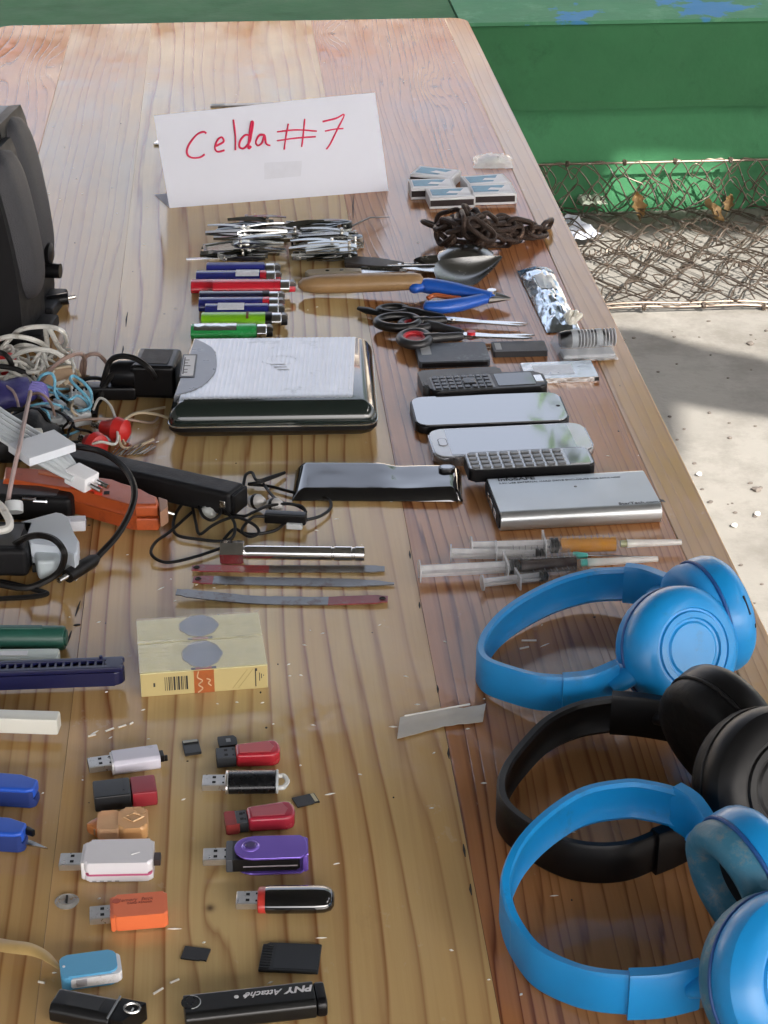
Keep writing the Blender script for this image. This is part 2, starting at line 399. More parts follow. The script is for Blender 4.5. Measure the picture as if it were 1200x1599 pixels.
b.f = [tuple(t) for t in tris]+[tuple(i+n0 for i in t[::-1]) for t in tris]
o0 = 0
for lp in loops:
    k = len(lp)
    for i in range(k): b.f.append((o0+i, o0+(i+1) % k, o0+(i+1) % k+n0, o0+i+n0))
    o0 += k
tag(b.build('roof', P('weathered_roof_sheet', (.10, .10, .095), rough=.7, var=.2, vs=4)), kind='structure')

for nm, x0, x1, y0, y1 in (('added_back_wall', -3.35, 5.95, -3.65, -3.5), ('added_side_wall', -3.35, -3.2, -3.495, 3.6)):  # unseen walls added to cut stray skylight; back one kept low for fill
    b = MB(); b.box(x0, x1, y0, y1, -.75, .45 if nm == 'added_back_wall' else ZR-.005, 0); tag(b.build(nm, P('wall_paint', (.50, .52, .55), rough=.7, var=.2, vs=3)), kind='structure')

b = MB(); b.box(-14, 9, 12, 12.4, -.75, 2.0)  # unseen house wall and eave added for a warm reflection in the varnish
tag(b.build('added_house_front', P('cream_wall', (.74, .66, .56), rough=.8, var=.15, vs=2)), kind='structure')
b = MB(); b.poly([(-14.4, 11.5), (9.4, 11.5), (9.4, 14.5), (-14.4, 14.5)], 2.01, 2.15); tag(b.build('added_house_roof_edge', P('tile_red', (.25, .10, .06), rough=.8)), kind='structure')

# tree that the phones mirror
tree = thing('tree', 'leafy tree beyond the bench, mirrored in the phone screens', 'tree', (4.85, 10.6, -.75))
b = MB(); b.tube(smooth([(0, 0, 0), (.1, 0, 1.6), (-.05, .1, 3.2), (.1, 0, 4.8)], 4), [.2-.012*i for i in range(13)], 10)
for k in range(7):
    a = k*.9; b.tube(smooth([(0, 0, 2.2+k*.3), (.7*math.cos(a), .7*math.sin(a), 3.2+k*.35), (1.6*math.cos(a), 1.6*math.sin(a), 3.9+k*.35)], 3), [.07, .065, .06, .05, .04, .03, .02], 6)
b.build('trunk', P('bark', (.13, .09, .06), rough=.9, bump=1, bs=40), tree)
b = MB()
for k in range(46):
    d = Vector((random.gauss(0, 1), random.gauss(0, 1), random.gauss(0, .8))).normalized()*random.uniform(.7, 2.3)
    c0 = Vector((0, 0, 4.6))+Vector((d.x*1.15, d.y, d.z*.95)); cr = random.uniform(.35, .7)
    for j in range(90):
        e = Vector((random.gauss(0, 1), random.gauss(0, 1), random.gauss(0, 1))).normalized()*cr*random.random()**.4+c0
        u = Vector((random.gauss(0, 1), random.gauss(0, 1), random.gauss(0, .5))).normalized()*.10; w = u.orthogonal().normalized()*.045
        b.add([e-u, e+w, e+u, e-w], [(0, 1, 2, 3)])
b.build('crown', P('leaf', (.06, .12, .03), rough=.5, var=.5, vs=2), tree)

# ------------------------------------------------------------------ table
XL, XR, YF, YN = -.365, .372, 3.14, .45
table = thing('plank_table', 'long varnished pine plank table strewn with small objects', 'table', (0, 0, 0))
TW = [wood('pine_reddish_edge', (.48, .23, .09), (.24, .09, .03), 75, 1.3, .035, knots=((-.262, 2.88, .016), (-.345, 2.85, .02)), red=(.85, .6, .5)),
      wood('pine_pale', (.50, .345, .15), (.25, .115, .04), 84, 4.1, .03, red=(.9, .75, .65)),
      wood('pine_wide', (.58, .425, .20), (.24, .09, .03), 60, 7.7, .06, knots=((.0, 2.6, .009), (-.03, .93, .006)), red=(.88, .68, .52)),
      wood('pine_red_heart', (.47, .225, .09), (.15, .045, .016), 135, 12.9, .05, knots=((.281, 2.73, .013), (.155, 3.05, .012)), red=(.75, .5, .42), irr=.020),
      wood('pine_pale_edge', (.48, .275, .105), (.24, .10, .033), 110, 16.2, .02, irr=.014)]
joints = [XL, -.246, -.124, .126, .337, XR]
def corner(cx, cy, r, a0): return [(cx+r*math.cos(R(a0+15*k)), cy+r*math.sin(R(a0+15*k))) for k in range(7)]
for i in range(5):
    x0, x1 = joints[i]+(.00008 if i else 0), joints[i+1]-(.00008 if i < 4 else 0)
    out = [(x0, YN), (x1, YN)]
    out += corner(x1-.025, YF-.025, .025, 0) if i == 4 else [(x1, YF)]
    out += corner(x0+.025, YF-.025, .025, 90) if i == 0 else [(x0, YF)]
    b = MB(); b.poly(out, -.032, -.0002*(i % 2), .0003 if 0 < i < 4 else .0016, 2); b.build('plank', TW[i], table, 50)
FR = P('pine_frame', (.36, .22, .11), rough=.5, bump=.2, bs=80)
for x in (-.31, .31):
    for y in (.6, 2.95):
        b = MB(); b.box(x-.035, x+.035, y-.035, y+.035, -.75, -.034, .003); b.build('leg', FR, table)
for x in (-.315, .315):
    b = MB(); b.box(x-.012, x+.012, .64, 2.91, -.13, -.034, .002); b.build('apron', FR, table)
for y in (.6, 2.95):
    b = MB(); b.box(-.27, .27, y-.012, y+.012, -.13, -.034, .002); b.build('apron', FR, table)

# pale flecks and splinters on the varnish
b = MB()
for k in range(190):
    px = random.uniform(60, 1000); py = random.choice((random.uniform(60, 500), random.uniform(480, 1600), random.uniform(600, 1250)))
    p = at(px, py, 0)
    if not (XL+.02 < p.x < XR-.01): continue
    L = random.uniform(.0007, .0022)*(2.2 if random.random() < .2 else 1); a = random.uniform(-.5, .9); w = random.uniform(.0004, .0009)
    u = Vector((math.cos(a), math.sin(a), 0))*L; v = Vector((-math.sin(a), math.cos(a), 0))*w
    q = p+Vector((0, 0, .0005))
    b.add([p-u, p-v, p+u, p+v, q-u*.6, q-v*.6, q+u*.6, q+v*.6], [(4, 5, 6, 7), (0, 1, 5, 4), (1, 2, 6, 5), (2, 3, 7, 6), (3, 0, 4, 7)])
for (x0, y0), (x1, y1) in (((138, 1150), (150, 1147)), ((165, 1142), (178, 1137)), ((185, 1136), (197, 1132)), ((203, 1131), (208, 1128)), ((240, 1552), (255, 1543)), ((266, 1535), (280, 1529)), ((60, 1533), (70, 1535)), ((815, 1000), (838, 1000)), ((812, 1013), (826, 1010))):
    b.tube([at(x0, y0, .0006), at(x1, y1, .0006)], .0007, 5)
tag(b.build('wood_flecks', P('fleck', (.78, .74, .66), rough=.5)), kind='stuff')

b = MB(); rk = random.Random(9)
for (x0, y0, x1, y1) in ((126, 938, 118, 962), (112, 985, 106, 1004), (200, 487, 197, 510), (193, 540, 191, 552), (701, 1168, 702, 1185), (724, 1318, 727, 1338), (683, 1070, 684, 1082), (735, 1380, 737, 1398), (640, 860, 641, 872), (655, 940, 656, 950), (553, 305, 552, 340)):
    b.tube([at(x0, y0, .0001), at((x0+x1)/2+rk.uniform(-1, 1), (y0+y1)/2, .0001), at(x1, y1, .0001)], [.0003, .0009, .0003], 5, flat=.3)
b.ball(tuple(at(121, 976, 0)), .0028, .0016, .0006, 7, .4, 300)
for k in range(40):
    p = at(rk.uniform(60, 1000), rk.uniform(60, 1590), 0)
    if XL+.02 < p.x < XR-.02: b.ball((p.x, p.y, 0), rk.uniform(.0005, .0014), rk.uniform(.0005, .0016), .0003, 6, .3, 400)
tag(b.build('dark_specks', P('dark_speck', (.02, .014, .01), rough=.8)), kind='stuff')

# ------------------------------------------------------------------ floor litter beside the table
net = thing('wire_netting', 'rusty dark wire bed spring netting lying on the floor against the green bench', 'wire netting', (0, 0, 0))
WIRE = P('rusty_wire', (.12, .09, .068), rough=.4, metal=.6, var=.4, vs=25, wear=((.45, .42, .40), .12, 40))
y0n, y1n = 3.745, 4.345
def netp(x, v, h=0):
    """v runs over the flat part and then up the riser."""
    L = y1n-y0n; s = v*(L+.115); h = h*max(.1, 1-max(0, v-.7)*3.2)
    if s < L: return Vector((x, y0n+s, -.744+h+.012*noise.noise(Vector((x*4, s*5, 3)))+(.02*max(0, (s-L*.6)/L))))
    return Vector((x+.02*noise.noise(Vector((x*6, 9, 1))), y1n+.012-.3*h, -.736+h+(s-L)))
xa, xb = .45, 2.1
for lay in range(3):
    b = MB(); ph = lay*.04; cw = .09
    for j in range(9+lay):
        v0 = j/9+lay*.05
        if v0 > 1.0: continue
        pts = []
        for i in range(int((xb-xa)/cw*4)):
            x = xa+i*cw/4; a = i*PI/2+j*PI
            q = netp(x+ph+.016*noise.noise(Vector((x*9, j, lay))), min(1, max(0, v0+.050*math.sin(a+.6*noise.noise(Vector((i*.4, j, 5))))+.03*noise.noise(Vector((x*7, j*3, 2))))), .004+.011*lay+.014*abs(noise.noise(Vector((x*8, j*2, 7)))))
            pts.append(q)
        b.tube(smooth(pts, 3), .0016, 5)
    for i in range(int((xb-xa)/.13)):
        x = xa+i*.13+lay*.05; pts = []
        for j in range(22):
            v = j/21; pts.append(netp(x+.028*math.sin(j*1.9+i)+.03*noise.noise(Vector((i, j*.5, lay+8))), v, .010+.011*lay+.012*math.sin(j*2.6+i)))
        b.tube(smooth(pts, 3), .0016, 5)
    tag(b.build('spring_mesh', WIRE, net), kind='stuff')
for v, h in ((0.0, .006), (.008, .012), (1.0, 0)):
    b = MB(); b.tube(smooth([netp(xa+(xb-xa)*i/40, v, h+.003*math.sin(i)) for i in range(41)], 2), .0028, 6); b.build('border_wire', WIRE, net)
for k in range(26):
    x = xa+.06+k*.062; v = 0.0 if k % 2 else 1.0; c = netp(x, v, .006)
    b = MB(); b.tube([c+Vector((.004*(i/14-.5)*2, .006*math.cos(i*1.5), .006*math.sin(i*1.5))) for i in range(15)], .0018, 5); b.build('clip_coil', WIRE, net)
for k, (x, y, a, ln) in enumerate(((930, 395, .3, .12), (1060, 395, -.5, .16), (1010, 385, .2, .14), (1150, 300, .9, .16), (1175, 420, -.9, .16), (1120, 350, -.7, .14))):
    c = at(x, y, -.72); d = Vector((math.cos(a), math.sin(a), 0))
    w = d.cross(Vector((0, 0, 1)))
    b = MB(); b.tube([c+d*ln*(i/60-.5)+w*.007*math.cos(i*.9)+Vector((0, 0, .007*math.sin(i*.9))) for i in range(61)], .0013, 5); b.build('coil_spring', WIRE, net)
def crumple(name, label, cat, c, sx, sy, amp, mat, rz=0, seed=0, fx=1):
    b = MB(); b.grid(12, 12, lambda u, v: Vector(((u-.5)*sx, (v-.5)*sy, .006+amp*abs(noise.noise(Vector((u*4*fx, v*4, seed)))))), .0006)
    o = b.build(name, mat); o.location = c; o.rotation_euler = (0, 0, rz); return tag(o, label, cat)
crumple('paper_scrap', 'crumpled white paper under the wire netting beside the table', 'paper', at(885, 362, -.735), .11, .15, .03, PAPER, .3, 3)
crumple('paper_scrap', 'small pale paper scrap caught in the netting at the foot of the bench', 'paper', at(925, 318, -.72), .06, .05, .02, P('greenish_paper', (.55, .62, .5), rough=.8), .1, 8)
LEAF = P('dry_leaf', (.33, .21, .085), rough=.6, var=.3, vs=30)
def dry_leaf(px, py, s, lab, sd):
    o = thing('dry_leaf', lab, 'leaf', at(px, py, -.715), sd, 'dry leaves on the netting', rx=.9)
    b = MB(); b.grid(6, 10, lambda u, v: Vector(((u-.5)*s*.7*math.sin(PI*min(.98, v+.04))**.7*(1+.3*math.sin(v*19)), (v-.5)*s*1.4, .3*s*(u-.5)**2*4+.2*s*noise.noise(Vector((u*2, v*3, sd))))), .0005); b.build('blade', LEAF, o)
    b = MB(); b.tube([(0, -.7*s, 0), (0, -1.1*s, .006)], .001, 5); b.build('stalk', LEAF, o)
dry_leaf(995, 322, .045, 'curled yellow brown dry leaf below the sunlit patch of the bench', .2)
dry_leaf(1112, 332, .045, 'wide torn dry leaf caught upright in the netting', 1.0)
dry_leaf(1140, 318, .03, 'small dry leaf, rightmost of the three on the netting', -.6)
b = MB(); b.ball((0, 0, .008), .012, .010, .008, 8, .3, 120)
for px, py in ((1147, 823), (1183, 805), (1092, 743)):
    o = b.build('pebble', P('chalk', (.72, .7, .66), rough=.8)); o.location = at(px, py, -.75); o.scale = (.45, .45, .45)
    tag(o, {1147: 'white crumb on the floor, nearest of three', 1183: 'white crumb on the floor at the right edge of the photo', 1092: 'white crumb on the sunlit floor, closest to the table'}[px], 'pebble', 'white crumbs on the floor')

# ------------------------------------------------------------------ speakers at the left edge
def speaker(label, px, py, rz, H):
    p = at(px, py, 0)
    t = thing('desktop_speaker', label, 'speaker', p, rz)     # origin: foot of the front edge nearest the camera; front faces local +X
    SP = P('speaker_cabinet', (.005, .005, .006), rough=.5, var=.2, vs=40, spec=.25); GR = P('speaker_grille', (.028, .028, .033), rough=.6, var=.08, vs=300, bump=.3, bs=900)
    TP = P('speaker_top', (.045, .052, .062), rough=.35, var=.1)
    def fx(z): q = z/H; return .001-.030*max(0, q-.25)**1.6
    n = 16
    pts = [(fx(H*i/n)-.006, H*i/n) for i in range(n+1)]
    sec = pts+[(-.115, H*.94), (-.115, 0)]
    W = .080
    M4 = Matrix(((1, 0, 0, 0), (0, 0, 1, 0), (0, 1, 0, 0), (0, 0, 0, 1)))   # outline in XZ, extruded along Y
    b = MB(); b.poly(sec, 0, W, .004, 2, M=M4); b.build('cabinet', SP, t, 30)
    def gp(u2, v, k):
        e = (1-abs(2*v-1)**5)**.45 if 0 < v < 1 else 0
        lo = .10*(1-v)*W
        y = W/2+lo*.4+(u2-.5)*(W-.010-lo)*max(.02, e); z = H*(.20+.79*v)
        dome = (1-abs(2*u2-1)**4)*max(0, e)
        return Vector((fx(z)-.007+.013*dome*k, y, z))
    b = MB(); b.grid(18, 26, lambda u2, v: gp(u2, v, 1)); b.build('grille', GR, t, 60)
    b = MB(); b.box(-.112, -.034, .004, W-.004, H*.965, H*.995, .003); b.build('top_cap', TP, t)
    b = MB(); b.box(-.10, .012, .01, W-.01, -.0, .012, .003); b.build('foot', SP, t)
    return t, W
s1, W = speaker('near black desktop speaker with grey grille, rising out of the cable heap', 46, 548, R(-11), .188)
s2, W = speaker('far black desktop speaker with grey grille and a small knob near its base', 62, 505, R(-11), .200)
b = MB(); b.cyl((-.004, .03, .045), (.017, .03, .045), .008, .0075, 18); b.build('knob', BLK, s2)
b = MB(); b.lathe([(.006, -.002), (.011, 0), (.011, .004), (.006, .006)], 18, M=Matrix.Translation((.004, .032, .062))@Matrix.Rotation(PI/2, 4, 'Y')); b.build('dial', BLK, s2)
o = thing('audio_plug', 'black jack plug with a short cable at the foot of the far speaker', 'plug', at(98, 482, 0))
b = MB(); b.tube([(-.015, 0, .008), (.006, .003, .010)], .006, 10); b.build('plug_body', BLK, o)
b = MB(); b.tube([(.006, .003, .010), (.014, .004, .011)], .002, 8); b.build('pin', NICKEL, o)
b = MB(); b.tube(smooth([(-.015, 0, .008), (-.03, -.004, .006), (-.05, .012, .002)], 4), .002, 6); b.build('lead', RUB, o)

# ------------------------------------------------------------------ folded paper sign
A, B_ = at(265, 325, 0), at(607, 298, 0)
u = (B_-A).normalized(); perp = Vector((-u.y, u.x, 0)); Ls = (B_-A).length
sign = thing('paper_sign', 'folded white paper sign with the red handwritten words Celda#7', 'sign', A, math.atan2(u.y, u.x))
Hs = .106
def face(uu, vv): return Vector((uu*Ls*1.0-.0085*vv, .030*vv+.0025*math.sin(uu*3)*vv, Hs*vv*(.955+.085*uu-.004*math.sin(uu*6))))
b = MB(); b.grid(14, 10, lambda a, v: face(a, v), 0)
b.grid(14, 8, lambda a, v: Vector((a*(Ls-.012*v)-.0085+.020*v, .0305+.045*v+.002*math.sin(a*3), Hs*(1-v)*(.955+.085*a-.004*math.sin(a*6))+.0003)))
b.grid(14, 3, lambda a, v: Vector((a*(Ls-.004)-.010*v, .001+.052*v, .0005)))
o = b.build('paper_sheet', PAPER, sign, 30)
INK = P('red_marker', (.62, .012, .075), rough=.6, var=.15, vs=200)
# strokes as pixel paths in the photo, laid on the sloping sheet
Mw = Matrix.Translation(A)@Matrix.Rotation(math.atan2(u.y, u.x), 4, 'Z')
def on_sign(px, py):
    p0, p1, p2 = (Mw@face(0, 0)), (Mw@face(1, 0)), (Mw@face(0, 1)); nrm = (p1-p0).cross(p2-p0).normalized()
    d = fw + rt*((px-600)/F) - up*((py-799.5)/F); o_ = Vector((0, 0, CH)); t = (p0-o_).dot(nrm)/d.dot(nrm)
    q = Mw.inverted()@(o_+d*t); return q-Vector((0, .0001, 0))
Z = lambda pts: [(x/1.875, y/1.875) for x, y in pts]
strokes = [('C', 2.9, [(605, 390), (595, 386), (575, 396), (553, 425), (548, 448), (560, 461), (585, 461), (600, 452)]),
           ('e', 2.9, [(632, 428), (655, 415), (650, 402), (638, 410), (630, 432), (638, 444), (658, 440)]),
           ('l', 2.6, [(684, 350), (690, 400), (690, 440)]),
           ('d', 3.4, [(738, 400), (720, 395), (704, 412), (702, 430), (715, 434), (732, 415), (738, 385), (742, 360), (736, 362), (728, 430), (736, 428)]),
           ('a', 3.0, [(775, 395), (760, 396), (750, 415), (756, 426), (768, 418), (775, 396), (780, 420), (792, 426)]),
           ('hash', 2.4, [(845, 362), (838, 400), (833, 438)]), ('hash', 2.4, [(893, 348), (888, 400), (884, 430)]),
           ('hash', 2.4, [(812, 386), (870, 380), (928, 384)]), ('hash', 2.4, [(812, 412), (870, 404), (925, 400)]),
           ('seven', 3.0, [(945, 356), (985, 346), (1008, 336), (990, 375), (968, 420), (956, 437)]), ('seven', 2.6, [(952, 384), (980, 378), (1006, 376)])]
for nm, wd, pts in strokes:
    b = MB(); pp = smooth([on_sign(*q) for q in Z(pts)], 6); b.tube(pp, [.00040*wd*(1+.25*noise.noise(p*90)) for p in pp], 6, flat=1); 
    o = b.build('handwriting', INK, sign)
b = MB(); q = [on_sign(x, y) for x, y in ((413, 254), (472, 251), (470, 275), (413, 280))]; b.add(q, [(0, 1, 2, 3)]); 
o = b.build('pale_smudge', P('smudge', (.555, .573, .645), rough=.8), sign)
o = thing('metal_strip', 'thin metal blade lying behind the paper sign', 'blade', at(375, 165, 0), R(3))
b = MB(); b.poly([(-.040, -.006), (.04, -.006), (.046, .004), (-.040, .006)], .0, .0022, .0005); b.build('blade', DKST, o)
b = MB(); b.box(-.038, -.02, -.004, .004, .0022, .0026); b.build('label_patch', LBLGR, o)
o = thing('metal_tab', 'small grey metal tab behind the left edge of the paper sign', 'tab', at(252, 224, 0), R(80))
b = MB(); b.poly([(-.012, -.008), (.014, -.008), (.018, .004), (-.01, .008)], 0, .003, .0008); b.build('plate', STEEL, o)
# ------------------------------------------------------------------ nail clippers (two heaps)
CLM = P('clipper_steel', (.34, .35, .34), rough=.16, metal=1, var=.2, vs=90)
def make_clipper(name, label, group):
    """Two sprung jaws meeting at the tail, a lever on a post, cutting lips at the head (+X)."""
    t = thing(name, label, 'nail clipper', (0, 0, 0), 0, group)
    L = .054
    def jaw(z0, z1, zc, sgn):
        b = MB(); n = 9; vs_ = []; fs = []
        for i in range(n+1):
            q = i/n; x = -L/2+L*q; w = .0034+.0016*q+(.0010*max(0, q-.8)*5); z = z0+(z1-z0)*min(1, q*1.05)+(zc*max(0, q-.86)/.14 if q > .86 else 0)
            vs_ += [(x, -w, z), (x, w, z), (x, w, z+.0013), (x, -w, z+.0013)]
        for i in range(n):
            for k in range(4): fs.append((i*4+k, i*4+(k+1) % 4, i*4+4+(k+1) % 4, i*4+4+k))
        fs += [(0, 1, 2, 3), (n*4, n*4+1, n*4+2, n*4+3)]
        b.add(vs_, fs); return b
    jaw(.0006, .0006, .0022, 1).build('jaw', CLM, t, 25)
    jaw(.0020, .0066, -.0022, -1).build('jaw', CLM, t, 25)
    b = MB(); n = 8; vs_ = []; fs = []
    for i in range(n+1):
        q = i/n; x = L*.40-L*.86*q; w = .0020+.0016*math.sin(PI*min(1, q*1.1)); z = .0090+.0012*q+.0016*math.sin(PI*q)
        vs_ += [(x, -w, z), (x, w, z), (x, w, z+.0011), (x, -w, z+.0011)]
    for i in range(n):
        for k in range(4): fs.append((i*4+k, i*4+(k+1) % 4, i*4+4+(k+1) % 4, i*4+4+k))
    fs += [(0, 1, 2, 3), (n*4, n*4+1, n*4+2, n*4+3)]
    b.add(vs_, fs); b.build('lever', CLM, t, 25)
    b = MB(); b.cyl((L*.36, 0, .0003), (L*.36, 0, .0125), .0019, n=8); b.cyl((L*.36, -.003, .0108), (L*.36, .003, .0108), .0012, n=7); b.build('post', NICKEL, t)
    return t
G1 = 'steel nail clippers in the left heap below the paper sign'
G2 = 'steel nail clippers in the right heap below the paper sign'
clip = make_clipper('nail_clipper', 'shiny steel nail clipper in the left heap under the sign', G1)
rg = random.Random(11); first = True
def put_clip(px, py, z, rz, rx, ry, group, label):
    global first
    p = at(px, py, z)
    if first: o = clip; first = False; o.location = p; o.rotation_euler = (rx, ry, rz)
    else: o = dup(clip, p, (rx, ry, rz), label)
    o['group'] = group; o['label'] = label
LA = 'shiny steel nail clipper in the left heap under the sign'
LB = 'shiny steel nail clipper in the right heap under the sign'
rows = [(352, 391), (398, 388), (362, 380), (408, 384), (356, 372), (404, 375), (372, 365), (418, 366), (360, 358), (410, 357), (378, 351), (380, 392), (390, 345), (412, 343), (433, 362)]
for k, (x, y) in enumerate(rows):
    up_ = 0 if y > 384 else rg.choice((.010, .016, .02)) if y < 360 else rg.choice((.004, .011, .016))
    put_clip(x, y+10, up_, (PI if k % 2 else 0)+rg.gauss(-.05, .09), rg.choice((0, PI/2*.9, -PI/2*.9, .3)), rg.gauss(0, .06), G1, LA)
for k in range(28):
    y = 345+k*1.75+rg.uniform(-3, 3); x = 508+rg.uniform(-18, 22)-(18 if k < 5 else 0)
    put_clip(x, y+11, rg.choice((.001, .006, .012, .018))*(1 if k < 22 else .4), (0 if rg.random() < .7 else PI)+rg.gauss(-.04, .10), rg.choice((0, PI/2*.9, -PI/2*.9, -.4)), rg.gauss(0, .07), G2, LB)
o = thing('nail_file', 'thin dark wire pick sticking out of the right heap of nail clippers', 'pick', at(578, 345, .006), R(38))
b = MB(); b.tube([(-.03, 0, 0), (.0, 0, .004), (.03, 0, -.002)], [.0012, .001, .0004], 6); b.build('shaft', DKST, o)
o = thing('nail_file', 'thin grey metal file lying above the lighters, below the left clipper heap', 'nail file', at(326, 404, 0), R(5))
b = MB(); b.poly([(-.024, -.003), (.02, -.004), (.027, 0), (.02, .004), (-.024, .003)], 0, .0012, .0003); b.build('blade', STEEL, o)

# ------------------------------------------------------------------ lighters
def lighter(label, xa_, xb_, py, col, dark_end=None, sticker=None, metal=STEEL, zlift=0, rz=None, hood=True, wrap=None):
    p, a, L = axis((xa_, py), (xb_, py-1), .007)
    t = thing('lighter', label, 'lighter', p+Vector((0, 0, zlift)), a if rz is None else rz, 'disposable lighters in a row beside the media player')
    x0 = -L/2; bl = L*.80
    Mx = Matrix(((0, 0, 1, 0), (1, 0, 0, 0), (0, 1, 0, 0), (0, 0, 0, 1)))      # outline in YZ carried along X
    el = [(.0118*math.cos(2*PI*k/20), .0068+.0066*math.sin(2*PI*k/20)) for k in range(20)]
    b = MB(); b.poly(el, x0, x0+bl, .0008, 2, M=Mx); b.build('body', col, t)
    if dark_end is not None:
        b = MB(); b.poly([(y*.97, z) for y, z in el], x0+bl, x0+bl+.006, M=Mx); b.build('collar', dark_end, t)
    h0 = x0+bl+(.006 if dark_end else .0004)
    if hood:
        b = MB(); b.poly([(y*.92, .0068+(z-.0068)*.92) for y, z in el], h0, h0+.010, .0006, 1, M=Mx); b.build('metal_hood', metal, t)
        b = MB(); b.cyl((h0+.012, -.0035, .0085), (h0+.012, .0035, .0085), .0042, n=14); b.build('spark_wheel', DKST, t)
        b = MB(); b.box(h0+.006, h0+.016, -.010, -.0045, .0035, .009, .0015); b.build('thumb_lever', dark_end or BLK, t)
    if sticker:
        b = MB()
        q = [(.0122*math.cos(R(a_)), .0068+.0070*math.sin(R(a_))) for a_ in range(40, 141, 10)]
        q += [(y*.985, .0068+(z-.0068)*.985) for y, z in q[::-1]]
        b.poly(q, x0+bl*sticker[0], x0+bl*sticker[1], M=Mx); b.build('printed_label', sticker[2], t)
    return t
NAVY = P('navy_lighter', (.018, .022, .17), rough=.22, var=.06, coat=.4); REDL = P('red_lighter', (.50, .015, .03), rough=.22, var=.06, coat=.4)
DKN = P('dark_navy_lighter', (.010, .012, .045), rough=.2, coat=.4); LIME = P('lime_lighter', (.20, .50, .012), rough=.3, var=.06, coat=.3)
GRN = P('green_lighter', (.03, .40, .10), rough=.25, coat=.3)
WSTK = P('white_sticker', (.62, .63, .68), rough=.4, var=.2, vs=400)
lighter('navy blue lighter at the far end of the lighter row', 323, 437, 421, NAVY, sticker=(.02, .98, P('blue_wrap', (.022, .028, .22), rough=.3)))
lighter('navy blue lighter with a pale scuffed label, second from the far end', 307, 432, 433, NAVY, dark_end=REDL, sticker=(.62, .98, WSTK))
lighter('red lighter with a charcoal head, poking out furthest left', 299, 422, 447, REDL, dark_end=BLK)
lighter('red lighter all red, poking out furthest right beside the wooden handle', 333, 453, 453, REDL, dark_end=REDL, zlift=.004)
lighter('almost black navy lighter between the red pair and the blue ones', 312, 436, 465, DKN, dark_end=BLK)
lighter('navy blue lighter with a red thumb lever, just above the labelled one', 311, 436, 475, NAVY, dark_end=REDL)
lighter('navy blue lighter with a long white printed label', 321, 444, 485, NAVY, sticker=(.2, .62, WSTK))
lighter('lime green lighter with a small brown burn mark', 315, 440, 499, LIME, dark_end=BLK, sticker=(.70, .74, P('burn', (.14, .06, .02), rough=.7)))
lighter('shiny silver and green lighter, nearest to the media player', 299, 426, 517, GRN, metal=CHROME, sticker=(.05, .7, P('silver_wrap', (.7, .72, .70), rough=.18, metal=1, bump=.6, bs=150)))

# ------------------------------------------------------------------ match boxes, bag
BOXW = P('matchbox_card', (.62, .63, .66), rough=.6, var=.06); STRK = P('striker', (.035, .025, .025), rough=.9, bump=.6, bs=2500); TOPB = P('label_blue', (.10, .32, .50), rough=.45, var=.35, vs=120); TOPW = P('label_white', (.72, .74, .78), rough=.4, var=.08)
def matchbox(label, c, rz, L=.054, W=.036, H=.0135, z=0, open_=0):
    t = thing('matchbox', label, 'matchbox', c+Vector((0, 0, z)), rz, 'matchboxes between the plastic bag and the chain')
    b = MB(); b.box(-L/2, L/2, -W/2, W/2, 0, H, .0005, 1); b.build('sleeve', BOXW, t)
    for s in (-1, 1):
        b = MB(); b.box(-L/2+.0006, L/2-.0006, s*(W/2+.0002)-.0003, s*(W/2+.0002)+.0003, H*.25, H*.78); b.build('striker_strip', STRK, t)
    b = MB(); b.box(-L/2+.003, L/2-.003, -W/2+.003, W/2-.003, H, H+.0003); b.build('top_label', TOPW, t)
    b = MB(); b.add([(-L*.42, -W*.3, H+.00055), (L*.12, -W*.3, H+.00055), (L*.34, W*.34, H+.00055), (-L*.42, W*.34, H+.00055)], [(0, 1, 2, 3)]); b.build('blue_print', TOPB, t)
    b = MB(); b.add([(-L*.10, -W*.12, H+.0008), (L*.38, -W*.24, H+.0008), (L*.42, -W*.02, H+.0008), (L*.0, W*.10, H+.0008)], [(0, 1, 2, 3)]); b.build('white_band', TOPW, t)
    b = MB(); b.box(L/2-.0005, L/2+.0015+open_, -W/2+.001, W/2-.001, .001, H-.001, .0003, 1); b.build('drawer', P('grey_card', (.5, .5, .5), rough=.8), t)
    return t
def at_box(pa, pb, z, W):
    """Centre and turn of a box whose front lower edge runs between two photo pixels."""
    a, b_ = at(*pa, z), at(*pb, z); u_ = (b_-a).normalized(); n_ = Vector((-u_.y, u_.x, 0)); c = (a+b_)/2+n_*W/2
    return Vector((c.x, c.y, 0)), math.atan2(u_.y, u_.x), (b_-a).length
for lab, pa, pb, z in (('tilted matchbox at the back left of the matchbox cluster', (637, 287), (703, 297), 0), ('matchbox on the left with a pale blue strip, between two others', (642, 312), (711, 310), 0),
                       ('matchbox turned so that its short end shows, touching the chain', (674, 328), (743, 323), 0), ('matchbox at the back right, below the plastic bag', (730, 307), (799, 302), 0),
                       ('front right matchbox with printing on its white lid', (738, 321), (803, 319), 0)):
    c, a, L = at_box(pa, pb, z, .036); matchbox(lab, c, a+(.12 if 'tilted' in lab else -.10 if 'short' in lab else 0), L=.052)
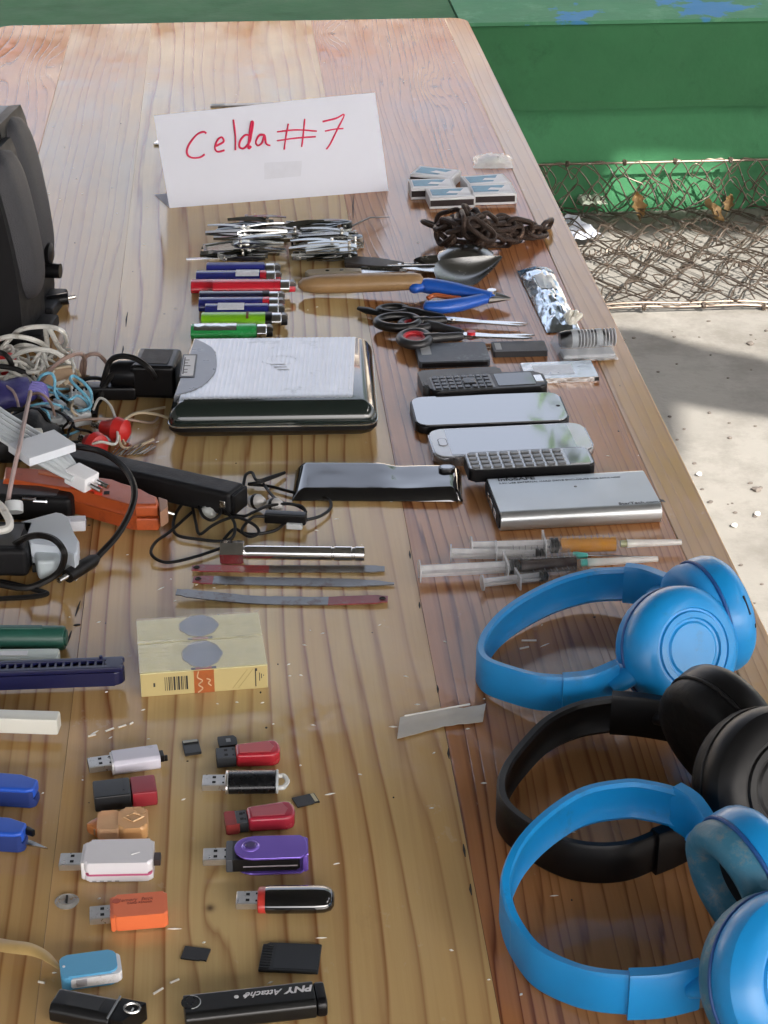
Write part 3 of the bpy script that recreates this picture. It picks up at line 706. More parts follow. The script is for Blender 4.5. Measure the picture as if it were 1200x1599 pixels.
def bag(name, label, cat, corners, z, mat, amp, seed, nx=16, ny=12, pill=.008):
    c, a, L, W = rect(*corners, z)
    t = thing(name, label, cat, c, a)
    def f(u_, v, s): 
        e = (math.sin(PI*u_)*math.sin(PI*v))**.45
        w = amp*noise.noise(Vector((u_*5, v*4, seed)))+amp*.6*noise.noise(Vector((u_*13, v*11, seed+3)))
        return Vector(((u_-.5)*L+w*.8, (v-.5)*W+w*.5, max(.0004, (.001+pill*e*(1 if s else .06)+(abs(w)*e if s else 0)))))
    b = MB(); b.grid(nx, ny, lambda u_, v: f(u_, v, 1)); b.grid(nx, ny, lambda u_, v: f(u_, v, 0)-Vector((0, 0, .0003)))
    b.build('film', mat, t, 30)
    return t, L, W
t, L, W = bag('plastic_bag', 'small clear plastic bag with pale contents above the matchboxes', 'bag', ((742, 246), (798, 246), (802, 264), (738, 264)), 0, film('bag_film', clear=.60, rough=.12, bump=.8, bs=160), .004, 2)
b = MB(); b.ball((.004, 0, .004), L*.32, W*.24, .0028, 10, .4, 90); b.build('pale_lump', P('powder', (.72, .70, .62), rough=.9), t)

# ------------------------------------------------------------------ rusty chain
chain = thing('rusty_chain', 'heap of rusty steel chain links in front of the matchboxes', 'chain', at(755, 372, 0))
RUST = P('rusty_steel', (.045, .028, .021), rough=.55, metal=.55, var=.5, vs=60, bump=.6, bs=400, wear=((.22, .15, .11), .15, 90))
def link_mb():
    b = MB(); pts = []
    for k in range(22):
        a = 2*PI*k/22; c = math.cos(a); pts.append((.0085*(1 if c > .01 else -1 if c < -.01 else 0)+.0088*c, .0090*math.sin(a), 0))
    return b.tube(pts, .0027, 8, closed=True)
lk = link_mb().build('link', RUST, chain)
rc = random.Random(5); cx, cy = chain.location.x, chain.location.y; n = 0
def put_link(P_, d, roll):
    global n
    o = lk if n == 0 else lk.copy()
    if n: C.objects.link(o); o.parent = chain
    n += 1
    d = d.normalized(); s_ = d.cross(Vector((0, 0, 1))).normalized(); w = s_.cross(d)
    y_ = s_*math.cos(roll)+w*math.sin(roll); z_ = d.cross(y_)
    M_ = Matrix((d, y_, z_)).transposed().to_4x4(); M_.translation = P_-Vector((cx, cy, 0)); o.matrix_local = M_
path = [(672, 372, .006), (690, 358, .012), (676, 350, .018), (705, 342, .024), (735, 340, .034), (752, 360, .030), (735, 376, .014), (705, 374, .010), (690, 366, .022), (722, 358, .036), (745, 350, .040), (765, 370, .020), (780, 378, .008), (755, 374, .012), (735, 364, .026), (760, 352, .028), (790, 352, .022), (800, 366, .012), (780, 366, .018), (770, 356, .026), (800, 356, .016), (822, 360, .010), (812, 366, .006), (790, 372, .006), (815, 358, .014), (838, 357, .008), (853, 354, .006), (836, 362, .010), (806, 352, .022), (776, 350, .030), (740, 346, .042), (712, 356, .036), (690, 350, .028), (700, 372, .020), (728, 378, .014), (756, 366, .034), (742, 352, .044), (722, 346, .044), (735, 330, .036)]
sp_ = smooth([at(*q) for q in path], 24); acc = 0; k = 0
for a_, b_ in zip(sp_, sp_[1:]):
    acc += (b_-a_).length
    if acc > .0255 and (b_-a_).length > 1e-6:
        acc = 0; put_link(a_.lerp(b_, .5), b_-a_+Vector((rc.gauss(0, .1), rc.gauss(0, .1), rc.gauss(0, .15)))*(b_-a_).length, (PI/2 if k % 2 else 0)+rc.gauss(.35, .2)); k += 1

# ------------------------------------------------------------------ knives and spoons
WST = P('worn_spoon_steel', (.30, .30, .29), rough=.24, metal=1, var=.2, vs=40)
WOODH = P('worn_wood_handle', (.30, .185, .085), rough=.4, var=.3, vs=25, bump=.2, bs=80)
def spoon(name, label, tip, root, hend, bw, z, hmat, hr, bowl_mat=STEEL, deep=.008, convex=False, tilt=0, point=False):
    """Bowl from root to tip, handle from root on to hend (photo pixels)."""
    P1, P0, Ph = at(*tip, z), at(*root, z), at(*hend, max(.004, hr))
    u_ = (P1-P0); L = u_.length; a = math.atan2(u_.y, u_.x)
    t = thing(name, label, 'spoon', (P0.x, P0.y, 0), a)
    def f(q, v):
        w = bw/2*math.sin(PI*min(.999, .06+.94*q**.8))**.6 if q < 1 else 0
        w = bw/2*(math.sin(PI*(q**.75)*.97+.03))**.62
        if point: w = bw/2*min(1, (q*3.2+.02))**.6*max(.02, 1-max(0, q-.2)/.8)**.75
        s_ = (v-.5)*2
        dz = -deep*(1-s_*s_)*math.sin(PI*q)**.8
        if convex: dz = -dz
        return Vector((q*L, s_*w, z+dz+deep*.4+s_*tilt*w))
    b = MB(); b.grid(18, 12, f, .0012); b.build('bowl', bowl_mat, t, 60)
    h = Matrix.Rotation(-a, 4, 'Z')@(Ph-Vector((P0.x, P0.y, 0)))
    st = Vector((.004, 0, z+.001))
    b = MB()
    if hr > .004:
        m = st.lerp(h, .12); pts = [st, m]; b.tube(pts, .0028, 8); b.build('neck', bowl_mat, t)
        b = MB(); pts = [m.lerp(h, q) for q in (0, .02, .08, .3, .6, .85, .96, 1)]
        b.tube(pts, [hr*k for k in (.35, .8, .92, 1.0, 1.05, 1.02, .75, .3)], 16, flat=.8); b.build('handle', hmat, t, 60)
    else:
        pts = [st.lerp(h, q) for q in (0, .25, .5, .75, .95, 1)]
        b.tube(pts, [hr*k for k in (.9, .8, 1.0, 1.6, 1.9, .8)], 10, flat=.35); b.build('handle', hmat, t, 60)
    return t
spoon('spoon', 'large steel spoon, its bowl curving up behind the pointed one', (768, 399), (688, 416), (560, 418), .046, .010, WST, .0035, WST, deep=.011, convex=True, tilt=.2)
spoon('spoon', 'small steel spoon at the very back, mostly hidden by the large bowl', (700, 405), (648, 414), (600, 413), .026, .005, WST, .003, WST)
spoon('spoon', 'pointed steel spoon with a thick round wooden handle', (783, 405), (684, 441), (466, 445), .056, .016, WOODH, .0115, WST, deep=.009, tilt=.28, point=True)
def knife(label, hA, hB, tipx, w, hmat, z, rivets, cat='knife'):
    p, a, L = axis(hA, hB, z)
    t = thing('table_knife', label, cat, p, a)
    b = MB(); b.poly([(-L/2+.004, -w*.5), (-L/2, 0), (-L/2+.004, w*.5), (0, w*.55), (L/2, w*.4), (L/2, -w*.4), (0, -w*.5)], z-.003, z+.003, .0015, 2); b.build('handle', hmat, t)
    for q in rivets:
        b = MB(); b.cyl((L*q, 0, z+.0028), (L*q, 0, z+.0034), .0022, n=12); b.build('rivet', STEEL, t)
    L2 = (at(*tipx, z)-at(*hB, z)).length
    b = MB(); b.poly([(L/2-.002, -w*.36), (L/2+L2*.9, -w*.3), (L/2+L2, w*.1), (L/2+L2*.9, w*.3), (L/2-.002, w*.36)], z-.0008, z+.0008); b.build('blade', STEEL, t)
    return t
knife('short knife with a pale riveted handle lying along the wooden spoon handle', (476, 428), (565, 425), (640, 428), .014, P('pale_wood', (.42, .36, .27), rough=.4, var=.15), .004, (-.1, .15))
knife('dark brown flat handled knife pointing at the spoon bowls', (538, 408), (628, 417), (690, 420), .024, P('dark_brown_handle', (.035, .026, .022), rough=.5, var=.2), .005, (.46,))

# ------------------------------------------------------------------ pliers and scissors
t = thing('pliers', 'cutting pliers with two blue plastic handles', 'pliers', (0, 0, 0))
PB = P('blue_grip', (.012, .09, .44), rough=.33, var=.1, vs=60, coat=.2)
up1 = [(644, 452), (660, 446), (690, 449), (725, 455), (768, 463)]; lo1 = [(662, 478), (690, 479), (725, 474), (768, 463)]
for pts, rr, zz in ((up1, [.006, .010, .010, .009, .006], .012), (lo1, [.007, .009, .0085, .006], .010)):
    c_ = smooth([at(x, y, zz) for x, y in pts], 6); m = len(c_); rad = [rr[min(len(rr)-1, int(i/m*len(rr)))]*(1-.0) for i in range(m)]
    rad = [sum(rad[max(0, i-3):i+4])/len(rad[max(0, i-3):i+4]) for i in range(m)]; rad[0] *= .5
    b = MB(); b.tube(c_, rad, 14, flat=.8); b.build('grip', PB, t, 60)
J = at(768, 464, .009); dj = (at(797, 466, .009)-J); 
for s in (1, -1):
    nrm = Vector((-dj.y, dj.x, 0)).normalized()
    b = MB(); b.tube([J-dj*.35+nrm*.003*s, J+nrm*.0075*s, J+dj*.4+nrm*.0045*s, J+dj*1.0+nrm*.0012*s], [.0045, .0058, .004, .0012], 8, flat=.7); b.build('jaw', DKST, t)
b = MB(); b.cyl(J+Vector((0, 0, .001)), J+Vector((0, 0, .008)), .0048, n=14); b.build('pivot', STEEL, t)
b = MB(); b.tube(smooth([at(668, 466, .008), at(680, 461, .010), at(700, 464, .010), at(720, 466, .009)], 5), .0026, 8); b.build('spring', P('orange_spring', (.5, .12, .03), rough=.4), t)

def scissors(label, loops, pivot, tips, grip, inner, rloop, pivot_mat):
    t = thing('scissors', label, 'scissors', (0, 0, 0))
    PV = at(*pivot, .006)
    for i, ((x0, x1, yf, yn), tip) in enumerate(zip(loops, tips)):
        zc = .006+.003*i
        c_, a, L, W = rect((x0, yf), (x1, yf), (x1, yn), (x0, yn), zc)
        Ml = Matrix.Translation((c_.x, c_.y, zc))@Matrix.Rotation(a, 4, 'Z')
        b = MB(); pts = [(L/2*(1-.16)*math.cos(2*PI*k/26), W/2*(1-.16)*math.sin(2*PI*k/26)*(1+.12*math.cos(2*PI*k/26)), 0) for k in range(26)]
        b.tube(pts, .0046, 10, closed=True, flat=1.0, M=Ml)
        st = Ml@Vector((L/2*.8, 0, 0))
        b.tube(smooth([st-Vector((.004, 0, 0)), st.lerp(PV, .35), st.lerp(PV, .8)], 4), [.0055]*4+[.0046]*4+[.0036], 10); b.build('handle', grip, t, 60)
        if inner:
            b = MB(); pts = [(L/2*.66*math.cos(2*PI*k/24), W/2*.62*math.sin(2*PI*k/24), .0006) for k in range(24)]
            b.tube(pts, .0030, 8, closed=True, M=Ml); b.poly([(x_*.8, y_*.8) for x_, y_, _ in pts], -.001, .0005, M=Ml); b.build('soft_lining', inner, t, 60)
        T = at(*tip, .004+.002*i); d = T-PV; dn = Vector((-d.y, d.x, 0)).normalized(); s = 1 if i else -1
        q = [PV-d*.22+dn*.004*s, PV-d*.22-dn*.003*s, PV-dn*.0048*s, T-d*.15-dn*.003*s, T, PV+d*.2+dn*.0042*s, PV+dn*.005*s]
        z0 = .004+.002*i; b = MB(); b.poly([(p.x, p.y) for p in q], z0, z0+.0016, .0003, 1); b.build('blade', STEEL, t, 25)
    b = MB(); b.cyl((PV.x, PV.y, .003), (PV.x, PV.y, .0105 if pivot_mat is not STEEL else .0085), .0042 if pivot_mat is not STEEL else .003, n=14); b.build('pivot_screw', pivot_mat, t)
    return t
BG = P('black_scissor_grip', (.006, .006, .0065), rough=.3, var=.2, vs=60)
scissors('black handled scissors lying behind the red lined pair', [(588, 640, 479, 492), (583, 660, 492, 514)], (708, 500), [(826, 507), (822, 510)], BG, None, .01, STEEL)
scissors('scissors with red lined black and grey finger loops and a red pivot', [(622, 676, 500, 515), (621, 674, 517, 541)], (736, 524), [(836, 525), (832, 529)], P('dark_grey_grip', (.02, .02, .022), rough=.35), P('red_lining', (.42, .012, .02), rough=.4), .01, P('red_cap', (.5, .02, .03), rough=.3))
t = thing('nail_file', 'long narrow file with a black tapered handle under the pliers', 'file', (0, 0, 0))
b = MB(); b.tube([at(560, 481, .006), at(575, 485, .006), at(598, 491, .005)], [.003, .0055, .003], 10, flat=.6); b.build('handle', BG, t)
b = MB(); b.tube([at(598, 491, .005), at(722, 480, .008)], [.003, .0016], 6, flat=.4); b.build('blade', DKST, t)

# ------------------------------------------------------------------ foil packet, striped packet
FOIL = P('foil', (.62, .70, .78), rough=.24, metal=1, var=.15, vs=60)
c_, a, L, W = rect((808, 424), (862, 422), (906, 516), (858, 521), .004)
t = thing('foil_packet', 'crumpled silver blue foil packet near the right edge of the table', 'packet', c_, a)
B0 = at(835, 424, .0); B1 = at(884, 521, .0); dv = B1-B0
def ff(u_, v, top=1):
    e = (math.sin(PI*min(1, max(0, u_)))**.6)*(math.sin(PI*min(1, v*1.02))**.35)
    base = at(808+54*u_+46*v, 424-2*u_+97*v, 0)
    cr = noise.noise(Vector((u_*7, v*13, 1)))*.0026+noise.noise(Vector((u_*15, v*30, 4)))*.0015+noise.noise(Vector((u_*33, v*12, 7)))*.0012
    return Vector((base.x-c_.x, base.y-c_.y, max(.0006, .0012+(.011*e+cr*(.4+e*.6)) if top else .0006)))
Mi = Matrix.Rotation(-a, 4, 'Z')
b = MB(); b.grid(26, 46, lambda u_, v: Mi@ff(u_, v)); b.grid(8, 8, lambda u_, v: Mi@ff(u_, v, 0)); b.build('foil', FOIL, t, 25)
b = MB(); b.grid(16, 4, lambda u_, v: Mi@(ff(u_, .03+v*.07)+Vector((0, 0, .0007)))); b.build('blue_band', P('blue_band', (.05, .22, .42), rough=.25, metal=.3, var=.3, vs=80), t)
b = MB(); b.grid(10, 8, lambda u_, v: Mi@(ff(.28+u_*.5, .2+v*.26)+Vector((0, 0, .0008)))); b.build('pale_window', P('pale_window', (.55, .60, .62), rough=.3), t)
o = thing('twist_of_film', 'crumpled knot of clear film between the foil packet and the striped packet', 'film', at(893, 508, 0), .6)
b = MB()
for k in range(3): b.tube([Vector((.010*math.cos(i*.6+k), .007*math.sin(i*.6+k*2), .006+.005*math.sin(i*.9+k))) for i in range(12)], .0028, 7)
b.build('knot', film('milky_film', (.9, .88, .8), clear=.35, rough=.15), o)
c_, a, L, W = rect((866, 522), (952, 518), (962, 551), (870, 556), .008)
t = thing('striped_packet', 'clear packet holding a black tube with white stripes at the table edge', 'packet', c_, a)
def pk(u_, v, s):
    e = (math.sin(PI*u_)*math.sin(PI*v))**.35; w = .003*noise.noise(Vector((u_*6, v*5, 9)))
    return Vector(((u_-.5)*L, (v-.5)*W+w, .0008+(.018*e+abs(w))*s))
b = MB(); b.grid(20, 12, lambda u_, v: pk(u_, v, 1)); b.grid(6, 6, lambda u_, v: pk(u_, v, 0)); b.build('film', film('packet_film', (.9, .92, .94), clear=.80, rough=.08, bump=.5), t)
Ry = Matrix.Rotation(PI/2, 4, 'Y')
b = MB(); b.lathe([(0, -L*.42), (.007, -L*.41), (.0085, -L*.3), (.0085, L*.3), (.006, L*.40), (0, L*.43)], 16, M=Matrix.Translation((0, .006, .011))@Ry); b.build('tube', BLK, t)
for k in range(11):
    x = -L*.06+k*.0032+(.002 if k > 6 else 0)
    b = MB(); b.lathe([(.0086, x-.0004), (.0089, x), (.0086, x+.0004)], 16, M=Matrix.Translation((0, .006, .011))@Ry); b.build('white_stripe', P('stripe', (.6, .6, .62), rough=.4), t)
for x in (-L*.16, L*.27):
    b = MB(); b.lathe([(.0086, x-.003), (.0088, x-.003), (.0088, x+.003), (.0086, x+.003)], 16, M=Matrix.Translation((0, .006, .011))@Ry); b.build('grey_band', P('band', (.36, .38, .40), rough=.4), t)
b = MB(); b.box(-L*.46, L*.46, -W*.46, -W*.1, .001, .007, .003); b.build('grey_tray', P('tray', (.24, .25, .27), rough=.3), t)

# ------------------------------------------------------------------ batteries and phones
def slab(name, label, cat, corners, h, mat, r=.003, bev=.001, z0=0.0, group=None, part='case', dL=0, dW=0):
    c, a, L, W = rect(*corners, z0+h); L += dL; W += dW
    t = thing(name, label, cat, c+Vector((0, 0, z0)), a, group)
    b = MB(); b.poly(rrect(-L/2, L/2, -W/2, W/2, r), 0, h, bev, 2); b.build(part, mat, t, 35)
    return t, L, W
SLATE = P('slate_battery', (.04, .047, .058), rough=.4, var=.15, vs=60, wear=((.16, .17, .18), .15, 40))
t, L, W = slab('phone_battery', 'square slate grey phone battery with a pale sticker, below the scissors', 'battery', ((648, 537), (757, 533), (766, 562), (655, 565)), .007, SLATE, .002)
b = MB(); b.box(-L*.44, -L*.30, -W*.12, W*.40, .007, .0073); b.build('sticker', LBLGR, t)
b = MB(); b.box(-L*.46, L*.46, -W/2-.0003, -W/2+.001, .0012, .0055); b.build('dark_edge', BLK, t)
t, L, W = slab('phone_battery', 'narrow dark grey phone battery right of the square one', 'battery', ((769, 534), (851, 531), (855, 548), (770, 549)), .006, P('dark_battery', (.014, .014, .017), rough=.45), .0012)
b = MB(); b.box(-L*.45, -L*.34, -W*.3, W*.35, .006, .0063); b.build('sticker', LBLGR, t)
for k in range(3):
    b = MB(); b.box(L/2-.0008, L/2+.0003, -W*.3+k*.004, -W*.3+k*.004+.0025, .002, .0045); b.build('contact', GOLD, t)
t, L, W = slab('phone_battery', 'flat shiny silver wrapped battery beside the keypad phone', 'battery', ((812, 567), (922, 562), (936, 588), (824, 592)), .005, P('silver_wrapper', (.52, .53, .53), rough=.22, metal=.8, var=.15, vs=40, bump=.5, bs=90), .001)
b = MB(); b.box(L*.44, L*.5+.0004, -W*.5-.0003, W*.45, .0008, .0044); b.build('end_strip', BLK, t)
b = MB(); b.grid(10, 5, lambda u_, v: Vector((-L*.36+u_*L*.55, -W*.3+v*W*.6, .0053+.0006*noise.noise(Vector((u_*9, v*6, 2)))))); b.build('film_blister', film('gloss_film', (.9, .9, .92), .5, .06), t)
t, L, W = slab('old_phone', 'plain grey phone half covered by the keypad phone', 'phone', ((653, 578), (783, 572), (789, 598), (660, 606)), .011, P('grey_phone', (.05, .053, .057), rough=.4), .004, .002)
b = MB(); b.box(-L*.48, -L*.40, -W*.42, -W*.2, .011, .0118, .0004); b.build('lens_cover', BLK, t)
# keypad phone
t, L, W = slab('keypad_phone', 'black keypad phone with raised keys and a bright little screen', 'phone', ((666, 588), (845, 578), (858, 602), (672, 612)), .012, BLK, .008, .0025)
KM = P('phone_key', (.012, .012, .014), rough=.25, var=.2)
b = MB(); b.poly(rrect(L*.08, L*.40, -W*.36, W*.40, .001), .012, .0125, .0002, 1); b.build('screen', P('screen_glass', (.02, .02, .022), rough=.04, rv=.3, coat=.5), t)
b = MB(); b.box(L*.41, L*.475, -W*.2, W*.2, .012, .0124); b.build('earpiece', STEEL, t)
b = MB(); b.poly(rrect(-L*.47, L*.05, -W*.43, W*.43, .002), .012, .0123); b.build('key_bed', P('key_bed', (.12, .125, .13), rough=.3, metal=.4), t)
for i in range(8):
    for j in range(4):
        if 4 <= i <= 5 and 1 <= j <= 2: continue
        b = MB(); x = -L*.455+i*L*.062; y = -W*.41+j*W*.21
        b.box(x, x+L*.050, y, y+W*.17, .0123, .0136, .0006, 1); b.build('key', KM, t)
b = MB(); b.box(-L*.455+4*L*.062, -L*.455+4*L*.062+L*.112, -W*.20, W*.18, .0123, .0142, .001, 1); b.build('navigation_key', KM, t)
GLASS = P('phone_glass', (.010, .010, .012), rough=.03, var=.3, vs=20, rv=.4, coat=1.0, ior=2.9)
def smartphone(label, corners, h, r, frame_mat, glass, z0=0):
    t, L, W = slab('smartphone', label, 'phone', corners, h, frame_mat, r, .0025, z0, part='frame', dL=0)
    b = MB(); b.poly(rrect(-L/2+.0016, L/2-.0016, -W/2+.0016, W/2-.0016, r-.001), h-.0002, h+.0007, .0005, 2); b.build('glass', glass, t, 30)
    return t, L, W
t, L, W = smartphone('smartphone with rounded corners, its black glass mirroring a tree at one end', ((641, 620), (877, 612), (888, 657), (648, 667)), .0085, .011, BLK, GLASS)
b = MB(); b.cyl((L*.455, 0, .0092), (L*.455, 0, .00935), .0018, n=14); b.build('front_camera', HOLE, t)
for x in (-.02, .015):
    b = MB(); b.box(x, x+.012, -W/2-.0006, -W/2+.001, .003, .0055, .0004); b.build('side_button', BLK, t)
WG = P('white_phone_glass', (.50, .51, .53), rough=.05, var=.04, rv=.4, coat=1.0)
t, L, W = smartphone('white fronted smartphone with a home button, partly under the thumb keyboard phone', ((667, 670), (912, 660), (930, 702), (678, 717)), .0085, .012, P('silver_frame', (.35, .35, .36), rough=.25, metal=.8), WG)
b = MB(); b.poly(rrect(-L*.46+.001, -L*.46+.009, -.0075, .0075, .003), .0093, .0097, .0002, 1); b.build('home_button', P('button_ring', (.2, .2, .21), rough=.2, metal=.6), t)
b = MB(); b.poly(rrect(-L*.46+.0018, -L*.46+.0082, -.0066, .0066, .0025), .0095, .0099, .0002, 1); b.build('button_face', WG, t)
b = MB(); b.poly(rrect(-L*.39, L*.39, -W*.44, W*.44, .001), .0092, .00945); b.build('display', GLASS, t)
# thumb keyboard phone lies on the white one
t, L, W = slab('keyboard_phone', 'thumb keyboard phone with rows of grey keys, lying on the white phone', 'phone', ((726, 706), (917, 698), (931, 724), (731, 736)), .011, BLK, .005, .002, z0=.0098)
b = MB(); b.poly(rrect(-L*.49, L*.49, -W*.46, W*.46, .004), .011, .0113); b.build('face_plate', P('silver_face', (.42, .43, .44), rough=.2, metal=.6), t)
b = MB(); b.poly(rrect(L*.30, L*.47, -W*.42, W*.42, .001), .0113, .0118, .0002, 1); b.build('screen', GLASS, t)
KG = P('grey_key', (.16, .165, .17), rough=.2, var=.15)
for i in range(9):
    for j in range(4):
        x = -L*.475+i*L*.085; y = -W*.43+j*W*.22
        b = MB(); b.box(x, x+L*.068, y, y+W*.15, .0113, .0128, .0007, 1); b.build('key', KG, t)
# black wrapped phone
c_, a, L, W = rect((461, 722), (717, 721), (727, 771), (457, 767), .009)
t = thing('cased_phone', 'glossy black phone in a wrinkled case with a camera slot, left of the white phone', 'phone', c_, a)
def cp(u_, v, s):
    lf = 1/(1+math.exp((u_-.56)/.02)); tl = .0046*v*lf
    e = min(1, min(u_, 1-u_)*16)**.5*min(1, min(v, 1-v)*9)**.5
    hmp = .0007*math.exp(-((u_-.58)/.05)**2)*(1-v*.5)+.00045*noise.noise(Vector((u_*5, v*3, 2)))*(1 if u_ > .5 else .2)
    return Vector(((u_-.5)*L, (v-.5)*W, .001+(.0068+hmp+tl)*e*s+(.006*(u_-.5) if u_ > .55 and s else 0)*e))
b = MB(); b.grid(60, 24, lambda u_, v: cp(u_, v, 1)); b.grid(6, 4, lambda u_, v: cp(u_, v, 0)); b.build('case', BLKG, t, 60)
b = MB(); b.poly(rrect(L*.36, L*.46, W*.12, W*.30, .004), .0085, .0128, .0008, 2); b.build('camera_slot', P('lens_black', (.006, .006, .007), rough=.15), t)
b = MB(); b.poly(rrect(L*.375, L*.445, W*.15, W*.27, .003), .0126, .0131); b.build('lens', GLASS, t)

# ------------------------------------------------------------------ silver drive enclosure
H = .0165
c_, a, L, W = rect((760, 745), (1003, 734), (1035, 787), (783, 803), H)
t = thing('drive_enclosure', 'brushed silver drive enclosure with small black printing', 'drive', c_, a)
ALU = P('brushed_aluminium', (.50, .52, .53), rough=.36, metal=.85, var=.05, vs=15)
Mx = Matrix(((0, 0, 1, 0), (1, 0, 0, 0), (0, 1, 0, 0), (0, 0, 0, 1)))
W2 = W+.006
b = MB(); b.poly(rrect(-W2/2, W2/2, 0, H, .0068, 8), -L/2, L/2, .0006, 2, M=Mx); b.build('shell', ALU, t, 30)
b = MB(); b.poly(rrect(-W2/2+.002, W2/2-.002, .002, H-.002, .005, 6), -L/2-.0012, -L/2+.001, M=Mx); b.build('end_plate', BLKM, t)
for q, ww in ((-.24, .012), (.02, .012), (.24, .006)):
    b = MB(); b.box(-L/2-.0019, -L/2-.0011, W*q-ww/2, W*q+ww/2, .005, .011, .0003, 1); b.build('port', STEEL, t)
TXT = P('black_print', (.02, .02, .022), rough=.5)
text('InfoSAFE', .0068, (-L*.44, W*.385, H+.0001), TXT, t, sx=1.25, bold=.0002)
text('2.5in USB EXTERNAL HARD DRIVE ENCLOSURE FOR SATA HDD', .0034, (-L*.44, W*.30, H+.0001), TXT, t, sx=1.05)
text('StarTech.com', .0055, (L*.24, -W*.44, H+.0001), TXT, t, sx=1.05, bold=.0001)
b = MB(); b.add([(L*.245+.031+x, -W*.44+y, H+.00015) for x, y in ((0, 0), (.0035, .0012), (.0065, -.0002), (.0055, .0045), (.0022, .0062), (.003, .003))], [(0, 1, 2, 3, 4, 5)]); b.build('logo_mark', TXT, t)
for k in (0, 1):
    b = MB(); b.lathe([(0, .0003), (.0012, .0003), (.0014, 0)], 10, M=Matrix.Translation((L*.05*k-.003, -W*.06+k*.012, H))); b.build('dent', P('dent', (.2, .2, .2), rough=.5), t) if k else None

# ------------------------------------------------------------------ syringes
CLR = film('syringe_clear', (.95, .95, .95), clear=.93, rough=.05, bump=0.0)
PLG = film('plunger_white', (.86, .86, .86), clear=.60, rough=.2, bump=0.0)
def syringe(label, p_pl, p_fl, p_end, p_tip, fluid, hub, r=.0062, cap=None, fill=(.25, 1.0), stopper=.2):
    a0 = at(*p_fl, r); a1 = at(*p_end, r); d = a1-a0; a = math.atan2(d.y, d.x); L = d.length
    t = thing('syringe', label, 'syringe', (a0.x, a0.y, 0), a)
    lp = (at(*p_pl, r)-a0).length; lt = (at(*p_tip, r)-a1).length
    T = Matrix.Translation((0, 0, r+.0005))@Matrix.Rotation(PI/2, 4, 'Y')
    b = MB(); b.lathe([(r-.0008, 0), (r, 0), (r, L*.97), (r*.45, L), (r*.35, L+.004), (r*.25, L+.004), (r*.3, L), (r-.0008, L*.95)], 20, M=T); b.build('barrel', CLR, t)
    b = MB(); b.poly(rrect(-.0008, .0008, -r*1.7, r*1.7, .0007), .0002, 2*r+.001); b.build('finger_flange', PLG, t)
    b = MB(); b.box(-lp, L*stopper, -r*.75, r*.75, r-.0006+.0005, r+.0006+.0005); b.box(-lp, L*stopper, -.0006, .0006, .0005+r*.3, .0005+r*1.7); b.build('plunger', PLG, t)
    b = MB(); b.lathe([(0, -lp-.0012), (r*1.25, -lp-.0012), (r*1.25, -lp), (0, -lp)], 16, M=T); b.build('thumb_rest', PLG, t)
    b = MB(); b.lathe([(0, L*stopper), (r-.0010, L*stopper), (r-.0010, L*stopper+.002), (r-.002, L*stopper+.003), (r-.0010, L*stopper+.004), (r-.001, L*stopper+.006), (0, L*stopper+.008)], 18, M=T); b.build('stopper', RUB, t)
    if fluid:
        f0 = max(fill[0], stopper+.008/L)
        b = MB(); b.lathe([(0, L*f0), (r-.0013, L*f0), (r-.0013, L*min(.95, fill[1])), (0, L*min(.96, fill[1]))], 18, M=T); b.build('fluid', fluid, t)
    b = MB()
    for k in range(9): b.box(L*(.22+.08*k), L*(.22+.08*k)+.0004, -r*.5, r*.25 if k % 2 else r*.6, 2*r+.0004, 2*r+.0007)
    b.build('graduation_marks', P('scale_ink', (.05, .05, .06), rough=.6), t)
    b = MB(); b.lathe([(0, L+.001), (.0028, L+.001), (.0030, L+.004), (.0018, L+.012), (0, L+.013)], 14, M=T); b.build('needle_hub', hub, t)
    if cap: b = MB(); b.lathe([(.0036, L+.006), (.0032, L+.012), (.0022, L+lt), (0, L+lt+.001)], 14, M=T); b.build('needle_cap', cap, t)
    else: b = MB(); b.lathe([(.0006, L+.01), (.0005, L+lt), (0, L+lt+.002)], 8, M=T); b.build('needle', STEEL, t)
    return t
AMB = P('amber_fluid', (.62, .27, .02), rough=.1, trans=.25, ior=1.33, var=.05); BRN = P('brown_fluid', (.03, .014, .01), rough=.1, trans=.1, ior=1.33)
TEAL = P('teal_hub', (.10, .48, .42), rough=.35); CAPM = film('cap_film', (.92, .92, .90), clear=.5, rough=.12, bump=0)
syringe('capped syringe filled with amber fluid, furthest from the headphones', (738, 858), (850, 853), (967, 850), (1064, 847), AMB, film('olive_hub', (.55, .58, .36), .3, .2), .0072, cap=CAPM, fill=(.15, .97), stopper=.08)
syringe('syringe with dark stopper and thin needle between the amber and the brown ones', (706, 862), (775, 866), (893, 868), (1020, 873), None, TEAL, .0060, stopper=.52)
syringe('syringe holding dark brown fluid, with teal needle hub', (657, 894), (790, 886), (905, 880), (1030, 881), BRN, TEAL, .0072, cap=CAPM, fill=(.1, .98), stopper=.06)
syringe('thin pale syringe half hidden behind the first blue headband', (755, 911), (809, 905), (920, 893), (960, 889), None, PLG, .0050, stopper=.3)

